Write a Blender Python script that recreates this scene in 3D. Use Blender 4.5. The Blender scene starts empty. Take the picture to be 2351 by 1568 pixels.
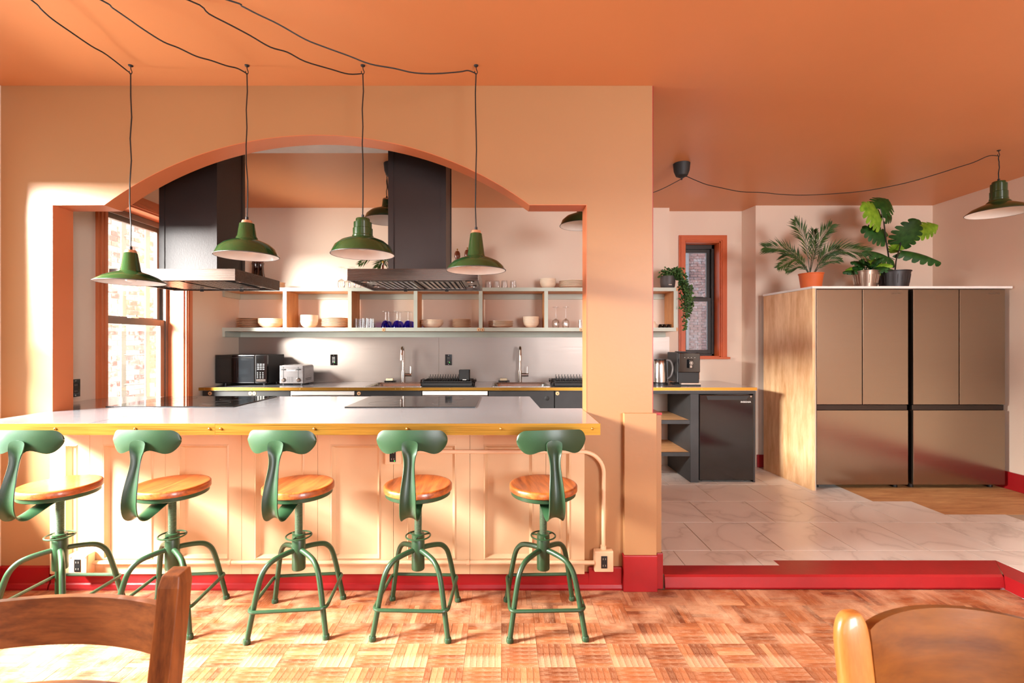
import bpy, bmesh, math, random
from mathutils import Matrix, Vector

random.seed(7)
sc = bpy.context.scene
C = sc.collection
PI = math.pi

# ------------------------------------------------------------------ camera
H, F, VX, VY = 1.375, 1100.0, 1155.0, 788.0        # eye height (m), focal length, vanishing point (px of 2351 x 1568)
cam = bpy.data.cameras.new('camera'); camo = bpy.data.objects.new('camera', cam); C.objects.link(camo)
camo.location = (0, 0, H); camo.rotation_euler = (PI / 2, 0, 0)
cam.sensor_width = 36; cam.lens = 36 * F / 2351
cam.shift_x = (1175.5 - VX) / 2351; cam.shift_y = (VY - 784) / 2351
cam.clip_start = .02
cam.dof.use_dof = True; cam.dof.focus_distance = 2.7; cam.dof.aperture_fstop = 5.6
sc.camera = camo

def P(px, py, Y):            # a pixel of the photograph and a distance -> a point
    return Vector(((px - VX) / F * Y, Y, H - (py - VY) / F * Y))

# ------------------------------------------------------------------ world, sun, daylight, exposure
w = bpy.data.worlds.new('sky'); sc.world = w; w.use_nodes = True
bg = w.node_tree.nodes['Background']; bg.inputs[0].default_value = (.80, .90, 1, 1); bg.inputs[1].default_value = 3.6
sc.view_settings.view_transform = 'Standard'; sc.view_settings.look = 'None'
sc.view_settings.gamma = 1; sc.view_settings.use_curve_mapping = False
sc.view_settings.exposure = -0.38
sc.cycles.caustics_reflective = False; sc.cycles.caustics_refractive = False
sc.cycles.sample_clamp_indirect = 6; sc.cycles.max_bounces = 14; sc.cycles.diffuse_bounces = 8
sc.cycles.transparent_max_bounces = 24

def light(name, kind, loc, aim, energy, color=(1, 1, 1), size=1, size_y=None, spread=None, angle=None):
    d = bpy.data.lights.new(name, kind); o = bpy.data.objects.new(name, d); C.objects.link(o)
    d.energy = energy; d.color = color; o.location = loc
    o.rotation_euler = (Vector(aim) - Vector(loc)).to_track_quat('-Z', 'Y').to_euler()
    if kind == 'AREA':
        d.shape = 'RECTANGLE'; d.size = size; d.size_y = size_y or size
        if spread: d.spread = spread
    if angle is not None: d.angle = angle
    return o
light('sun', 'SUN', (0, 3, 9), (-5, 1, 1.5), 8, (1, .95, .88), angle=.02)
light('daylight_dining_window', 'AREA', (-5.0, .85, 2.85), (-2.4, 1.9, 1.4), 4300, (1, .97, .92), 1.5, 1.2)
light('daylight_rear_window', 'AREA', (-.3, -3.1, 1.75), (-.3, 2, 1.3), 30, (.92, .96, 1), 2.3, 1.6)
light('daylight_kitchen_window', 'AREA', (-4.42, 2.66, 1.8), (-1.2, 5.0, 1.7), 720, (1, .94, .86), 1.3, 2.0)
light('fill_rear_right', 'AREA', (2.9, -3.1, 1.75), (2.6, 3, 1.4), 380, (.95, .97, 1), 1.8, 1.6)  # unseen fill light, added to brighten the fridges and right side

# ------------------------------------------------------------------ materials
def lin(c):
    c = c / 255
    return c / 12.92 if c <= .04045 else ((c + .055) / 1.055) ** 2.4
def rgb(r, g, b): return (lin(r), lin(g), lin(b), 1)

class N:                      # a short hand for node trees
    def __init__(s, name):
        s.m = bpy.data.materials.new(name); s.m.use_nodes = True; s.t = s.m.node_tree
        s.b = s.t.nodes['Principled BSDF']; s.out = s.t.nodes['Material Output']
    def n(s, typ, **kw):
        x = s.t.nodes.new('ShaderNode' + typ)
        for k, v in kw.items(): setattr(x, k, v)
        return x
    def l(s, a, b): s.t.links.new(a, b)
    def put(s, inp, val):
        if hasattr(val, 'is_linked'): s.l(val, inp)
        else: inp.default_value = val
    def coord(s, scale=(1, 1, 1), kind='Object', rnd=False):
        c = s.n('TexCoord'); m = s.n('Mapping'); s.l(c.outputs[kind], m.inputs[0]); m.inputs['Scale'].default_value = scale
        if rnd:
            oi = s.n('ObjectInfo'); mu = s.n('Math', operation='MULTIPLY'); mu.inputs[1].default_value = 37.0
            s.l(oi.outputs['Random'], mu.inputs[0]); cb = s.n('CombineXYZ')
            for i in range(3): s.l(mu.outputs[0], cb.inputs[i])
            s.l(cb.outputs[0], m.inputs['Location'])
        return m.outputs[0]
    def noise(s, vec, scale, detail=3, rough=.5, dist=0):
        x = s.n('TexNoise'); s.l(vec, x.inputs['Vector'])
        x.inputs['Scale'].default_value = scale; x.inputs['Detail'].default_value = detail
        x.inputs['Roughness'].default_value = rough; x.inputs['Distortion'].default_value = dist
        return x.outputs['Fac']
    def ramp(s, fac, stops):
        x = s.n('ValToRGB'); s.l(fac, x.inputs[0]); e = x.color_ramp.elements
        while len(e) < len(stops): e.new(.5)
        for q, (p, c) in zip(e, stops): q.position = p; q.color = c if len(c) == 4 else (*c, 1)
        return x.outputs[0]
    def mix(s, fac, a, b, mode='MIX'):
        x = s.n('Mix', data_type='RGBA', blend_type=mode)
        s.put(x.inputs[0], fac); s.put(x.inputs[6], a); s.put(x.inputs[7], b)
        return x.outputs[2]
    def bump(s, h, strength=.2, dist=.01):
        x = s.n('Bump'); s.l(h, x.inputs['Height']); x.inputs['Strength'].default_value = strength
        x.inputs['Distance'].default_value = dist; s.l(x.outputs[0], s.b.inputs['Normal'])
    def set(s, color=None, rough=None, metal=None, spec=None, coat=None, sub=None):
        if color is not None: s.put(s.b.inputs['Base Color'], color)
        if rough is not None: s.put(s.b.inputs['Roughness'], rough)
        if metal is not None: s.b.inputs['Metallic'].default_value = metal
        if spec is not None: s.b.inputs['Specular IOR Level'].default_value = spec
        if coat is not None: s.b.inputs['Coat Weight'].default_value = coat; s.b.inputs['Coat Roughness'].default_value = .08
        return s.m

def sh(c, k): return (min(1, c[0] * k), min(1, c[1] * k), min(1, c[2] * k), 1)

def paint(name, col, rough=.55, var=.05, scale=3, bump=.08, bscale=60, spec=.4):
    n = N(name); v = n.coord()
    c = n.ramp(n.noise(v, scale, 4), [(.3, sh(col, 1 - var)), (.7, sh(col, 1 + var))])
    if bump: n.bump(n.noise(v, bscale, 4), bump, .004)
    return n.set(c, rough, spec=spec)

def plain(name, col, rough=.5, metal=0, spec=.5, coat=0):
    n = N(name); v = n.coord()
    c = n.ramp(n.noise(v, 9, 3), [(.25, sh(col, .94)), (.75, sh(col, 1.06))])
    return n.set(c, rough, metal, spec, coat)

def speckled(name, col, spot, rough=.35):
    n = N(name); v = n.coord()
    base = n.ramp(n.noise(v, 6, 4), [(.3, sh(col, .82)), (.7, sh(col, 1.15))])
    vo = n.n('TexVoronoi'); n.l(v, vo.inputs['Vector']); vo.inputs['Scale'].default_value = 150
    k = n.ramp(vo.outputs['Distance'], [(.05, (.6, .6, .6)), (.1, (0, 0, 0))])
    return n.set(n.mix(k, base, spot), rough, spec=.5)

def brushed(name, col, rough=.28, axis='x', metal=1, amt=.12, var=.12, bmp=.02):
    n = N(name); s = {'x': (1.2, 60, 120), 'z': (120, 60, 1.2), 'y': (120, 1.2, 60)}[axis]
    f = n.noise(n.coord(s), 3, 4)
    c = n.ramp(f, [(.25, sh(col, 1 - var)), (.75, sh(col, 1 + var))])
    r = n.ramp(f, [(.2, (rough - amt / 2,) * 3), (.8, (rough + amt / 2,) * 3)])
    n.set(c, None, metal); n.l(r, n.b.inputs['Roughness'])
    if bmp: n.bump(f, bmp, .002)
    return n.m

def wood(name, light_c, dark_c, axis='x', rough=.42, rings=14, stretch=9, coat=0, rnd=False, rot=None):
    n = N(name); s = {'x': (1, stretch, stretch), 'y': (stretch, 1, stretch), 'z': (stretch, stretch, 1)}[axis]
    v = n.coord(s, rnd=rnd)
    a = n.noise(v, 2.0, 5, .6, .6); b = n.noise(v, rings, 4, .7)
    f = n.mix(.45, n.ramp(a, [(.3, (0, 0, 0)), (.7, (1, 1, 1))]), n.ramp(b, [(.3, (0, 0, 0)), (.7, (1, 1, 1))]))
    c = n.ramp(f, [(.15, dark_c), (.85, light_c)])
    n.bump(b, .12, .003)
    return n.set(c, rough, coat=coat)

def glassy(name, tint=(1, 1, 1, 1), gloss=.10, edge=.55, haze=None):
    n = N(name); tr = n.n('BsdfTransparent'); tr.inputs[0].default_value = tint
    gl = n.n('BsdfGlossy'); gl.inputs['Roughness'].default_value = .03
    lw = n.n('LayerWeight'); lw.inputs[0].default_value = .35
    f = n.ramp(lw.outputs['Facing'], [(0, (gloss,) * 3), (1, (edge,) * 3)])
    mx = n.n('MixShader'); n.l(f, mx.inputs[0]); n.l(tr.outputs[0], mx.inputs[1]); n.l(gl.outputs[0], mx.inputs[2])
    n.l(mx.outputs[0], n.out.inputs[0]); n.t.nodes.remove(n.b)
    return n.m

M = {}
M['peach'] = paint('peach_wall_paint', rgb(168, 125, 84), .42, .03, 1.5, .10, 45)
M['cream'] = paint('cream_wall_paint', rgb(226, 206, 186), .5, .02, 1.5, .06, 50)
M['ceiling'] = paint('orange_ceiling_paint', rgb(210, 140, 90), .38, .025, 1.2, .05, 30, .35)
M['terra'] = paint('terracotta_trim_paint', rgb(206, 118, 74), .4, .03, 4, .05, 60)
M['rust'] = paint('rust_orange_trim_paint', rgb(196, 92, 44), .4, .03, 4, .05, 60)
M['red'] = paint('red_skirting_paint', rgb(152, 24, 28), .38, .08, 6, .15, 40)
M['white'] = plain('white_paint', rgb(232, 230, 224), .45)
M['boxpaint'] = paint('peach_box_paint', rgb(232, 198, 160), .4, .03, 5, .1, 80)
M['blackplastic'] = plain('black_plastic', rgb(24, 23, 23), .35)
M['blackmatte'] = plain('matte_black', rgb(30, 29, 28), .6)
M['blackgloss'] = plain('glossy_black', rgb(14, 13, 13), .1, 0, .6)
M['darkglass'] = plain('dark_oven_glass', rgb(20, 19, 18), .05, 0, .6)
M['cord'] = plain('black_cord', rgb(22, 17, 15), .6)
M['greycab'] = paint('charcoal_cabinet', rgb(48, 47, 47), .5, .12, 8, .1, 60)
M['sage'] = paint('pale_sage_edge', rgb(190, 196, 182), .5, .04, 6, .05, 60)
M['steel'] = brushed('stainless_steel', rgb(188, 182, 176), .26, 'x', .95)
M['splash'] = brushed('steel_backsplash', rgb(160, 148, 140), .42, 'x', .8, .1, .03, .008)
M['countersteel'] = brushed('zinc_countertop', rgb(202, 200, 204), .16, 'x', .78, .1, .05, 0)
M['fridge'] = brushed('bronze_stainless', rgb(150, 132, 114), .2, 'x', .95, .05, .025, .004)
M['fridge_dark'] = brushed('fridge_handle_channel', rgb(66, 58, 54), .3, 'x', .9)
M['toastersteel'] = brushed('toaster_steel', rgb(128, 124, 124), .3, 'x', .9)
M['chrome'] = plain('brushed_nickel', rgb(190, 180, 172), .2, 1)
M['hoodsteel'] = brushed('hood_steel', rgb(112, 98, 90), .26, 'x', .95, .1, .06)
M['hoodblack'] = paint('dark_brown_steel', rgb(38, 28, 26), .45, .12, 4, .1, 120, .4)
M['brass'] = brushed('aged_brass', rgb(178, 130, 52), .4, 'x', .95, .16, .2)
M['brassknob'] = plain('brass_screw', rgb(196, 160, 84), .3, 1)
M['stoolgreen'] = speckled('green_enamel_metal', rgb(36, 66, 40), rgb(120, 135, 105), .36)
M['lampgreen'] = plain('green_porcelain_enamel', rgb(33, 60, 29), .14, 0, .6, .3)
M['lampwhite'] = plain('white_porcelain_enamel', rgb(236, 230, 220), .25)
M['lamprim'] = plain('dark_lamp_rim', rgb(50, 42, 36), .5)
M['rustcap'] = paint('rusty_lamp_cap', rgb(168, 112, 78), .6, .3, 40, .2, 90)
M['screw'] = plain('worn_screw_thread', rgb(96, 116, 92), .4, .6)
M['seat'] = wood('oak_seat', rgb(196, 108, 46), rgb(116, 50, 18), 'y', .32, 5, 12, .3, True)
M['ply_end'] = wood('birch_panel', rgb(246, 208, 160), rgb(206, 150, 98), 'z', .45, 3, 5)
M['shelfwood'] = wood('shelf_wood', rgb(214, 156, 100), rgb(176, 112, 62), 'z', .5, 8, 8)
M['shelfwoodx'] = wood('shelf_wood_long', rgb(222, 172, 120), rgb(190, 130, 80), 'x', .5, 8, 8)
M['oldwood'] = wood('brown_chair_wood', rgb(158, 92, 44), rgb(84, 42, 18), 'x', .4, 6, 8, .2)
M['oldwoodz'] = wood('brown_chair_post', rgb(160, 92, 40), rgb(92, 46, 18), 'z', .4, 6, 8, .2)
M['honey'] = wood('honey_chair_edge', rgb(222, 150, 76), rgb(184, 112, 46), 'z', .35, 5, 8, .3)
M['honeydark'] = wood('honey_chair_panel', rgb(150, 90, 30), rgb(104, 58, 18), 'x', .3, 4, 5, .4)
M['millwood'] = wood('dark_mill_wood', rgb(128, 62, 30), rgb(72, 30, 14), 'z', .3, 6, 6, .3)
M['plywood'] = wood('plywood_patch', rgb(208, 158, 104), rgb(160, 104, 58), 'x', .6, 7, 7)
M['porcelain'] = plain('cream_stoneware', rgb(236, 216, 190), .3)
M['porcelain2'] = plain('tan_stoneware', rgb(214, 180, 146), .4)
M['glass'] = glassy('clear_glass', (.97, .98, .98, 1), .06, .6)
M['pane'] = glassy('window_glass', (.96, .97, .97, 1), .05, .35)
M['blueglass'] = glassy('cobalt_glass', (.22, .24, .97, 1), .05, .3)
M['amber'] = glassy('amber_glass', (.36, .12, .04, 1), .08, .4)
M['terracotta'] = paint('terracotta_pot', rgb(206, 100, 46), .6, .05, 10, .1, 70)
M['pewter'] = plain('pewter_pot', rgb(150, 128, 112), .28, .75)
M['darkpot'] = plain('dark_pot', rgb(40, 34, 34), .45)
M['greypot'] = plain('grey_pot', rgb(72, 66, 64), .5)
M['soil'] = paint('potting_soil', rgb(48, 34, 24), .9, .3, 60, .5, 90)
M['stem'] = plain('plant_stem', rgb(58, 66, 34), .5)
M['darkstem'] = plain('dark_stem', rgb(34, 34, 24), .6)
def leafmat(name, a, b):
    n = N(name); v = n.coord(); c = n.ramp(n.noise(v, 22, 3), [(.3, a), (.7, b)])
    n.set(c, .5, spec=.25); n.b.inputs['Subsurface Weight'].default_value = 0
    return n.m
M['palmleaf'] = leafmat('palm_leaf', rgb(30, 58, 22), rgb(62, 90, 36))
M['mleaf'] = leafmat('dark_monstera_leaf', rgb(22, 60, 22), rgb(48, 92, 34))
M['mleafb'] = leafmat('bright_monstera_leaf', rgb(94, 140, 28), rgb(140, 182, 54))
M['ivy'] = leafmat('ivy_leaf', rgb(40, 74, 36), rgb(84, 118, 62))
M['winframe'] = plain('bronze_window_frame', rgb(118, 106, 96), .4, .2)
M['winframe2'] = plain('dark_window_frame', rgb(40, 31, 26), .4, .3)
M['ladder'] = plain('grey_iron', rgb(120, 118, 112), .6)
M['soapc'] = plain('cream_soap', rgb(240, 226, 190), .5)
M['pewtergrey'] = plain('grey_kettle_handle', rgb(120, 114, 110), .4)
M['ink'] = plain('white_lettering', rgb(225, 222, 216), .5)
M['inkfaint'] = plain('faint_lettering', rgb(140, 120, 102), .3, .6)
M['ringgrey'] = plain('burner_print', rgb(64, 60, 58), .2)
M['inkgrey'] = plain('grey_lettering', rgb(176, 160, 142), .4)
M['redstripe'] = plain('rusty_mark', rgb(150, 60, 30), .7)
n = N('green_indicator'); n.b.inputs['Emission Color'].default_value = (.05, 1, .1, 1); n.b.inputs['Emission Strength'].default_value = 3; M['led'] = n.set((0, .5, .05, 1))

# painted panelling of the bar
M['panel'] = paint('peach_panel_paint', rgb(214, 184, 146), .4, .02, 2, .05, 60)

# parquet: the tone of each slat is a mesh attribute
def parquet(name, axis):
    n = N(name); at = n.n('Attribute', attribute_name='tone')
    s = (5, 70, 1) if axis == 'x' else (70, 5, 1)
    v = n.coord(s); g = n.noise(v, 1.3, 5, .65)
    base = n.ramp(at.outputs['Fac'], [(0, rgb(110, 56, 30)), (.45, rgb(150, 84, 48)), (.8, rgb(166, 98, 58)), (1, rgb(188, 130, 88))])
    c = n.mix(n.ramp(g, [(.38, (0, 0, 0)), (.66, (.36, .36, .36))]), base, rgb(104, 50, 24))
    big = n.noise(n.coord((1, 1, 1)), 5, 6, .7)
    c = n.mix(n.ramp(big, [(.42, (0, 0, 0)), (.66, (.68, .68, .68))]), c, rgb(210, 166, 130))
    scr = n.noise(n.coord((5, 60, 1) if axis == 'x' else (60, 5, 1)), 4, 5, .75)
    c = n.mix(n.ramp(scr, [(.56, (0, 0, 0)), (.68, (.5, .5, .5))]), c, rgb(232, 206, 178))
    n.bump(g, .05, .002)
    r = n.ramp(big, [(.3, (.3,) * 3), (.7, (.48,) * 3)])
    n.set(c, None, spec=.45); n.l(r, n.b.inputs['Roughness'])
    return n.m
M['parq_x'] = parquet('parquet_slat_across', 'x'); M['parq_y'] = parquet('parquet_slat_along', 'y')
M['subfloor'] = paint('dark_subfloor', rgb(104, 62, 36), .8, .1, 8)

n = N('marble_tile'); v = n.coord((1, 1, 1), rnd=True)
nz = n.n('TexNoise'); n.l(v, nz.inputs['Vector']); nz.inputs['Scale'].default_value = 1.5; nz.inputs['Detail'].default_value = 6; nz.inputs['Distortion'].default_value = 1.1
ab = n.n('Math', operation='SUBTRACT'); n.l(nz.outputs['Fac'], ab.inputs[0]); ab.inputs[1].default_value = .5
ab2 = n.n('Math', operation='ABSOLUTE'); n.l(ab.outputs[0], ab2.inputs[0])
vein = n.ramp(ab2.outputs[0], [(0, (.5,) * 3), (.02, (.16,) * 3), (.09, (0, 0, 0))])
c = n.mix(vein, rgb(226, 218, 208), rgb(172, 160, 148))
M['marble'] = n.set(c, .28, spec=.45)
M['grout'] = paint('tile_grout', rgb(172, 154, 132), .8, .05, 20)

def brickmat(name, a, b, patch):
    n = N(name); v = n.coord(rnd=True)
    c = n.ramp(n.noise(v, 14, 4, .7), [(.3, a), (.7, b)])
    c = n.mix(n.ramp(n.noise(v, 7, 5, .7), [(.5, (0, 0, 0)), (.65, (.8,) * 3)]), c, patch)
    n.bump(n.noise(v, 40, 4), .4, .004)
    return n.set(c, .85)
M['brick0'] = brickmat('pale_red_brick', rgb(176, 124, 106), rgb(204, 160, 140), rgb(226, 214, 202))
M['brick1'] = brickmat('buff_brick', rgb(208, 176, 156), rgb(228, 204, 188), rgb(240, 232, 222))
M['brick2'] = brickmat('rose_brick', rgb(156, 100, 88), rgb(186, 136, 120), rgb(220, 206, 194))
M['farbrick'] = brickmat('weathered_brick', rgb(100, 70, 68), rgb(126, 94, 92), rgb(134, 128, 130))
M['mortar'] = paint('mortar', rgb(226, 218, 206), .9, .08, 10)
M['farmortar'] = paint('far_mortar', rgb(116, 110, 110), .9, .08, 10)
M['stone'] = paint('grey_stone', rgb(104, 106, 110), .9, .1, 6)

# ------------------------------------------------------------------ mesh helpers
class G:
    def __init__(s): s.v = []; s.f = []
    def add(s, vs, fs):
        k = len(s.v); s.v += [tuple(p) for p in vs]; s.f += [tuple(i + k for i in f) for f in fs]; return s
    def box(s, x0, x1, y0, y1, z0, z1):
        x0, x1 = sorted((x0, x1)); y0, y1 = sorted((y0, y1)); z0, z1 = sorted((z0, z1))
        return s.add([(x0, y0, z0), (x1, y0, z0), (x1, y1, z0), (x0, y1, z0), (x0, y0, z1), (x1, y0, z1), (x1, y1, z1), (x0, y1, z1)],
                     [(0, 3, 2, 1), (4, 5, 6, 7), (0, 1, 5, 4), (1, 2, 6, 5), (2, 3, 7, 6), (3, 0, 4, 7)])
    def cbox(s, c, sx, sy, sz): return s.box(c[0] - sx / 2, c[0] + sx / 2, c[1] - sy / 2, c[1] + sy / 2, c[2] - sz / 2, c[2] + sz / 2)
    def lathe(s, prof, c=(0, 0, 0), seg=32, axis='z'):
        vs, fs, rows = [], [], []
        for r, z in prof:
            if r < 1e-6: rows.append([len(vs)]); vs.append((0, 0, z))
            else:
                rows.append(list(range(len(vs), len(vs) + seg)))
                vs += [(r * math.cos(2 * PI * i / seg), r * math.sin(2 * PI * i / seg), z) for i in range(seg)]
        for a, b in zip(rows, rows[1:]):
            for i in range(seg):
                j = (i + 1) % seg
                if len(a) == 1 and len(b) == 1: continue
                if len(a) == 1: fs.append((a[0], b[j], b[i]))
                elif len(b) == 1: fs.append((a[i], a[j], b[0]))
                else: fs.append((a[i], a[j], b[j], b[i]))
        if axis == 'y': vs = [(x, z, y) for x, y, z in vs]
        if axis == 'x': vs = [(z, y, x) for x, y, z in vs]
        return s.add([(x + c[0], y + c[1], z + c[2]) for x, y, z in vs], fs)
    def cyl(s, c, r, h, seg=20, axis='z'): return s.lathe([(0, 0), (r, 0), (r, h), (0, h)], c, seg, axis)
    def tube(s, pts, r, seg=8, closed=False):
        pts = [Vector(p) for p in pts]; n = len(pts)
        rr = r if isinstance(r, (list, tuple)) else [r] * n
        vs, fs = [], []; up = None
        for i, p in enumerate(pts):
            a = pts[i - 1] if (i > 0 or closed) else p; b = pts[(i + 1) % n] if (i < n - 1 or closed) else p
            t = (b - a).normalized()
            if up is None:
                up = Vector((0, 0, 1)) if abs(t.z) < .9 else Vector((1, 0, 0))
            u = (up - t * up.dot(t)).normalized(); up = u; q = t.cross(u)
            vs += [p + (u * math.cos(2 * PI * k / seg) + q * math.sin(2 * PI * k / seg)) * rr[i] for k in range(seg)]
        for i in range(n if closed else n - 1):
            j = (i + 1) % n
            for k in range(seg):
                m = (k + 1) % seg; fs.append((i * seg + k, i * seg + m, j * seg + m, j * seg + k))
        if not closed: fs += [tuple(range(seg))[::-1], tuple((n - 1) * seg + k for k in range(seg))]
        return s.add(vs, fs)
    def prism(s, poly, axis, a, b):     # poly in the plane across the axis
        def q(p, d):
            return {'x': (d, p[0], p[1]), 'y': (p[0], d, p[1]), 'z': (p[0], p[1], d)}[axis]
        n = len(poly); vs = [q(p, a) for p in poly] + [q(p, b) for p in poly]
        fs = [tuple(range(n))[::-1], tuple(range(n, 2 * n))] + [(i, (i + 1) % n, n + (i + 1) % n, n + i) for i in range(n)]
        return s.add(vs, fs)
    def sheet(s, grid, th=.003):        # grid[i][j] points -> a sheet with thickness
        nu, nv = len(grid), len(grid[0]); g = [[Vector(p) for p in r] for r in grid]
        def nrm(i, j):
            a = g[min(i + 1, nu - 1)][j] - g[max(i - 1, 0)][j]; b = g[i][min(j + 1, nv - 1)] - g[i][max(j - 1, 0)]
            c = a.cross(b); return c.normalized() if c.length > 1e-12 else Vector((0, 0, 0))
        A = [g[i][j] + nrm(i, j) * th / 2 for i in range(nu) for j in range(nv)]
        B = [g[i][j] - nrm(i, j) * th / 2 for i in range(nu) for j in range(nv)]
        n = nu * nv; fs = []; idx = lambda i, j: i * nv + j
        for i in range(nu - 1):
            for j in range(nv - 1):
                q = (idx(i, j), idx(i + 1, j), idx(i + 1, j + 1), idx(i, j + 1)); fs.append(q); fs.append(tuple(n + k for k in q[::-1]))
        rim = [idx(i, 0) for i in range(nu)] + [idx(nu - 1, j) for j in range(1, nv)] + [idx(i, nv - 1) for i in range(nu - 2, -1, -1)] + [idx(0, j) for j in range(nv - 2, 0, -1)]
        for k in range(len(rim)):
            a, b = rim[k], rim[(k + 1) % len(rim)]; fs.append((b, a, n + a, n + b))
        return s.add(A + B, fs)
    def mesh(s, name, bevel=0, seg=2, smooth=40, merge=False):
        bm = bmesh.new(); vv = [bm.verts.new(p) for p in s.v]
        for f in s.f:
            try: bm.faces.new([vv[i] for i in f])
            except ValueError: pass
        if merge: bmesh.ops.remove_doubles(bm, verts=bm.verts, dist=1e-5)
        bmesh.ops.recalc_face_normals(bm, faces=bm.faces)
        if bevel:
            es = [e for e in bm.edges if len(e.link_faces) == 2 and e.calc_face_angle(0) > .5]
            bmesh.ops.bevel(bm, geom=es, offset=bevel, segments=seg, profile=.6, affect='EDGES', clamp_overlap=True)
        me = bpy.data.meshes.new(name); bm.to_mesh(me); bm.free()
        if smooth and not bevel:
            me.shade_smooth(); me.set_sharp_from_angle(angle=math.radians(smooth))
        return me
    def build(s, name, mat, parent=None, bevel=0, seg=2, smooth=40, merge=False, local=False):
        """world coordinates in; the origin goes to the middle of the piece's base"""
        xs, ys, zs = zip(*s.v); c = Vector(((min(xs) + max(xs)) / 2, (min(ys) + max(ys)) / 2, min(zs)))
        s.v = [(x - c.x, y - c.y, z - c.z) for x, y, z in s.v]
        me = s.mesh(name, bevel, seg, smooth, merge)
        o = bpy.data.objects.new(name, me); C.objects.link(o)
        me.materials.append(M[mat] if isinstance(mat, str) else mat)
        o.location = c
        if parent is not None:
            o.parent = parent; o.location = c - (Vector((0, 0, 0)) if local else worldloc(parent))
        return o

def worldloc(o):
    p = Vector(o.location)
    while o.parent: o = o.parent; p += Vector(o.location)
    return p

def thing(name, label, cat, loc=(0, 0, 0), group=None, kind=None):
    o = bpy.data.objects.new(name, None); C.objects.link(o); o.location = loc; o.empty_display_size = .05
    return tag(o, label, cat, group, kind)
def tag(o, label=None, cat=None, group=None, kind=None):
    if label: o['label'] = label
    if cat: o['category'] = cat
    if group: o['group'] = group
    if kind: o['kind'] = kind
    return o
def struct(o, label=None): o['kind'] = 'structure'; 
def S(o, label=None):
    o['kind'] = 'structure'
    if label: o['label'] = label
    return o
def copy_tree(o, parent=None):
    c = o.copy(); C.objects.link(c)
    if parent is not None: c.parent = parent
    for ch in list(o.children): copy_tree(ch, c)
    return c
def lettering(text, size, mat, parent, loc, name='lettering', depth=.0006, yaw=0):
    cu = bpy.data.curves.new('t', 'FONT'); cu.body = text; cu.size = size; cu.extrude = depth; cu.align_x = 'CENTER'; cu.align_y = 'CENTER'
    t = bpy.data.objects.new('t', cu); C.objects.link(t); bpy.context.view_layer.update()
    me = bpy.data.meshes.new_from_object(t.evaluated_get(bpy.context.evaluated_depsgraph_get()))
    bpy.data.objects.remove(t); bpy.data.curves.remove(cu)
    me.materials.clear(); me.materials.append(M[mat]); o = bpy.data.objects.new(name, me); C.objects.link(o)
    o.parent = parent; o.location = Vector(loc) - worldloc(parent); o.rotation_euler = (PI / 2, 0, yaw)
    return o
def arc(c, r, a0, a1, n): return [(c[0] + r * math.cos(math.radians(a0 + (a1 - a0) * i / n)), c[1] + r * math.sin(math.radians(a0 + (a1 - a0) * i / n))) for i in range(n + 1)]
def smoothpts(pts, sub=6):            # Catmull-Rom through the points
    p = [Vector(q) for q in pts]; out = []
    for i in range(len(p) - 1):
        a = p[max(i - 1, 0)]; b = p[i]; c = p[i + 1]; d = p[min(i + 2, len(p) - 1)]
        for k in range(sub):
            t = k / sub
            out.append(.5 * ((2 * b) + (c - a) * t + (2 * a - 5 * b + 4 * c - d) * t * t + (3 * b - a - 3 * c + d) * t ** 3))
    out.append(p[-1]); return out

# ------------------------------------------------------------------ the room
ZC = 2.821                       # ceiling
ZT = .077                        # raised tiled floor
XL, XR = -2.82, 4.51             # side walls
YF, YB0 = 2.691, 2.818           # arch wall, front and back face
YB = 5.115                       # kitchen back wall
YREAR = -3.0

# dining floor: parquet of square blocks, each of six slats
fl = S(G().box(XL, 2.80, YREAR, YF + .01, -.06, -.012).build('floor', 'subfloor', smooth=0), 'worn orange-brown block parquet floor of the dining side')
SQ, NS = .16, 6; sw = SQ / NS
slats = []
for j in range(0, 16):
    y1 = 2.673 - j * SQ; y0 = y1 - SQ
    for i in range(-18, 18):
        x0 = i * SQ - .008; x1 = x0 + SQ
        if x0 > 2.78 or x1 < XL + .02: continue
        x0 = max(x0, XL); x1 = min(x1, 2.80)
        tone0 = random.gauss(.5, .1)
        for k in range(NS):
            tone = min(1, max(0, tone0 + random.gauss(0, .26))); g_ = .0004; top = random.uniform(-.0006, .0006)
            if (i + j) % 2: b = (x0 + g_, x1 - g_, y0 + k * sw + g_, y0 + (k + 1) * sw - g_)
            else:
                q = (x1 - x0) / NS; b = (x0 + k * q + g_, x0 + (k + 1) * q - g_, y0 + g_, y1 - g_)
            cy = (b[2] + b[3]) / 2; cx = (b[0] + b[1]) / 2
            px = VX + F * cx / max(cy, .01); py = VY + F * H / max(cy, .01)
            vis = 0 < px < 2351 and py < 1590 and cy > .5 and not (px < 430 and py > 1380) and not (px > 1930 and py > 1420)
            slats.append((not vis, cy, b, (i + j) % 2, tone, top))
# strip along the step and wall
slats.sort(key=lambda t: (t[0], t[1]))
def slatmesh(g, b, top): g.box(b[0], b[1], b[2], b[3], -.012, top)
rest = {0: (G(), []), 1: (G(), [])}
for n_, (hid, cy, b, orient, tone, top) in enumerate(slats):
    if n_ < 300:
        g = G(); slatmesh(g, b, top); o = g.build('slat', 'parq_x' if orient else 'parq_y', fl, smooth=0)
        at = o.data.attributes.new('tone', 'FLOAT', 'POINT'); at.data.foreach_set('value', [tone] * len(o.data.vertices))
    else:
        slatmesh(rest[orient][0], b, top); rest[orient][1].extend([tone] * 8)
for orient, (g, tn) in rest.items():
    o = g.build('parquet_slats', 'parq_x' if orient else 'parq_y', fl, smooth=0); o['kind'] = 'stuff'
    at = o.data.attributes.new('tone', 'FLOAT', 'POINT'); at.data.foreach_set('value', tn)
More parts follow.
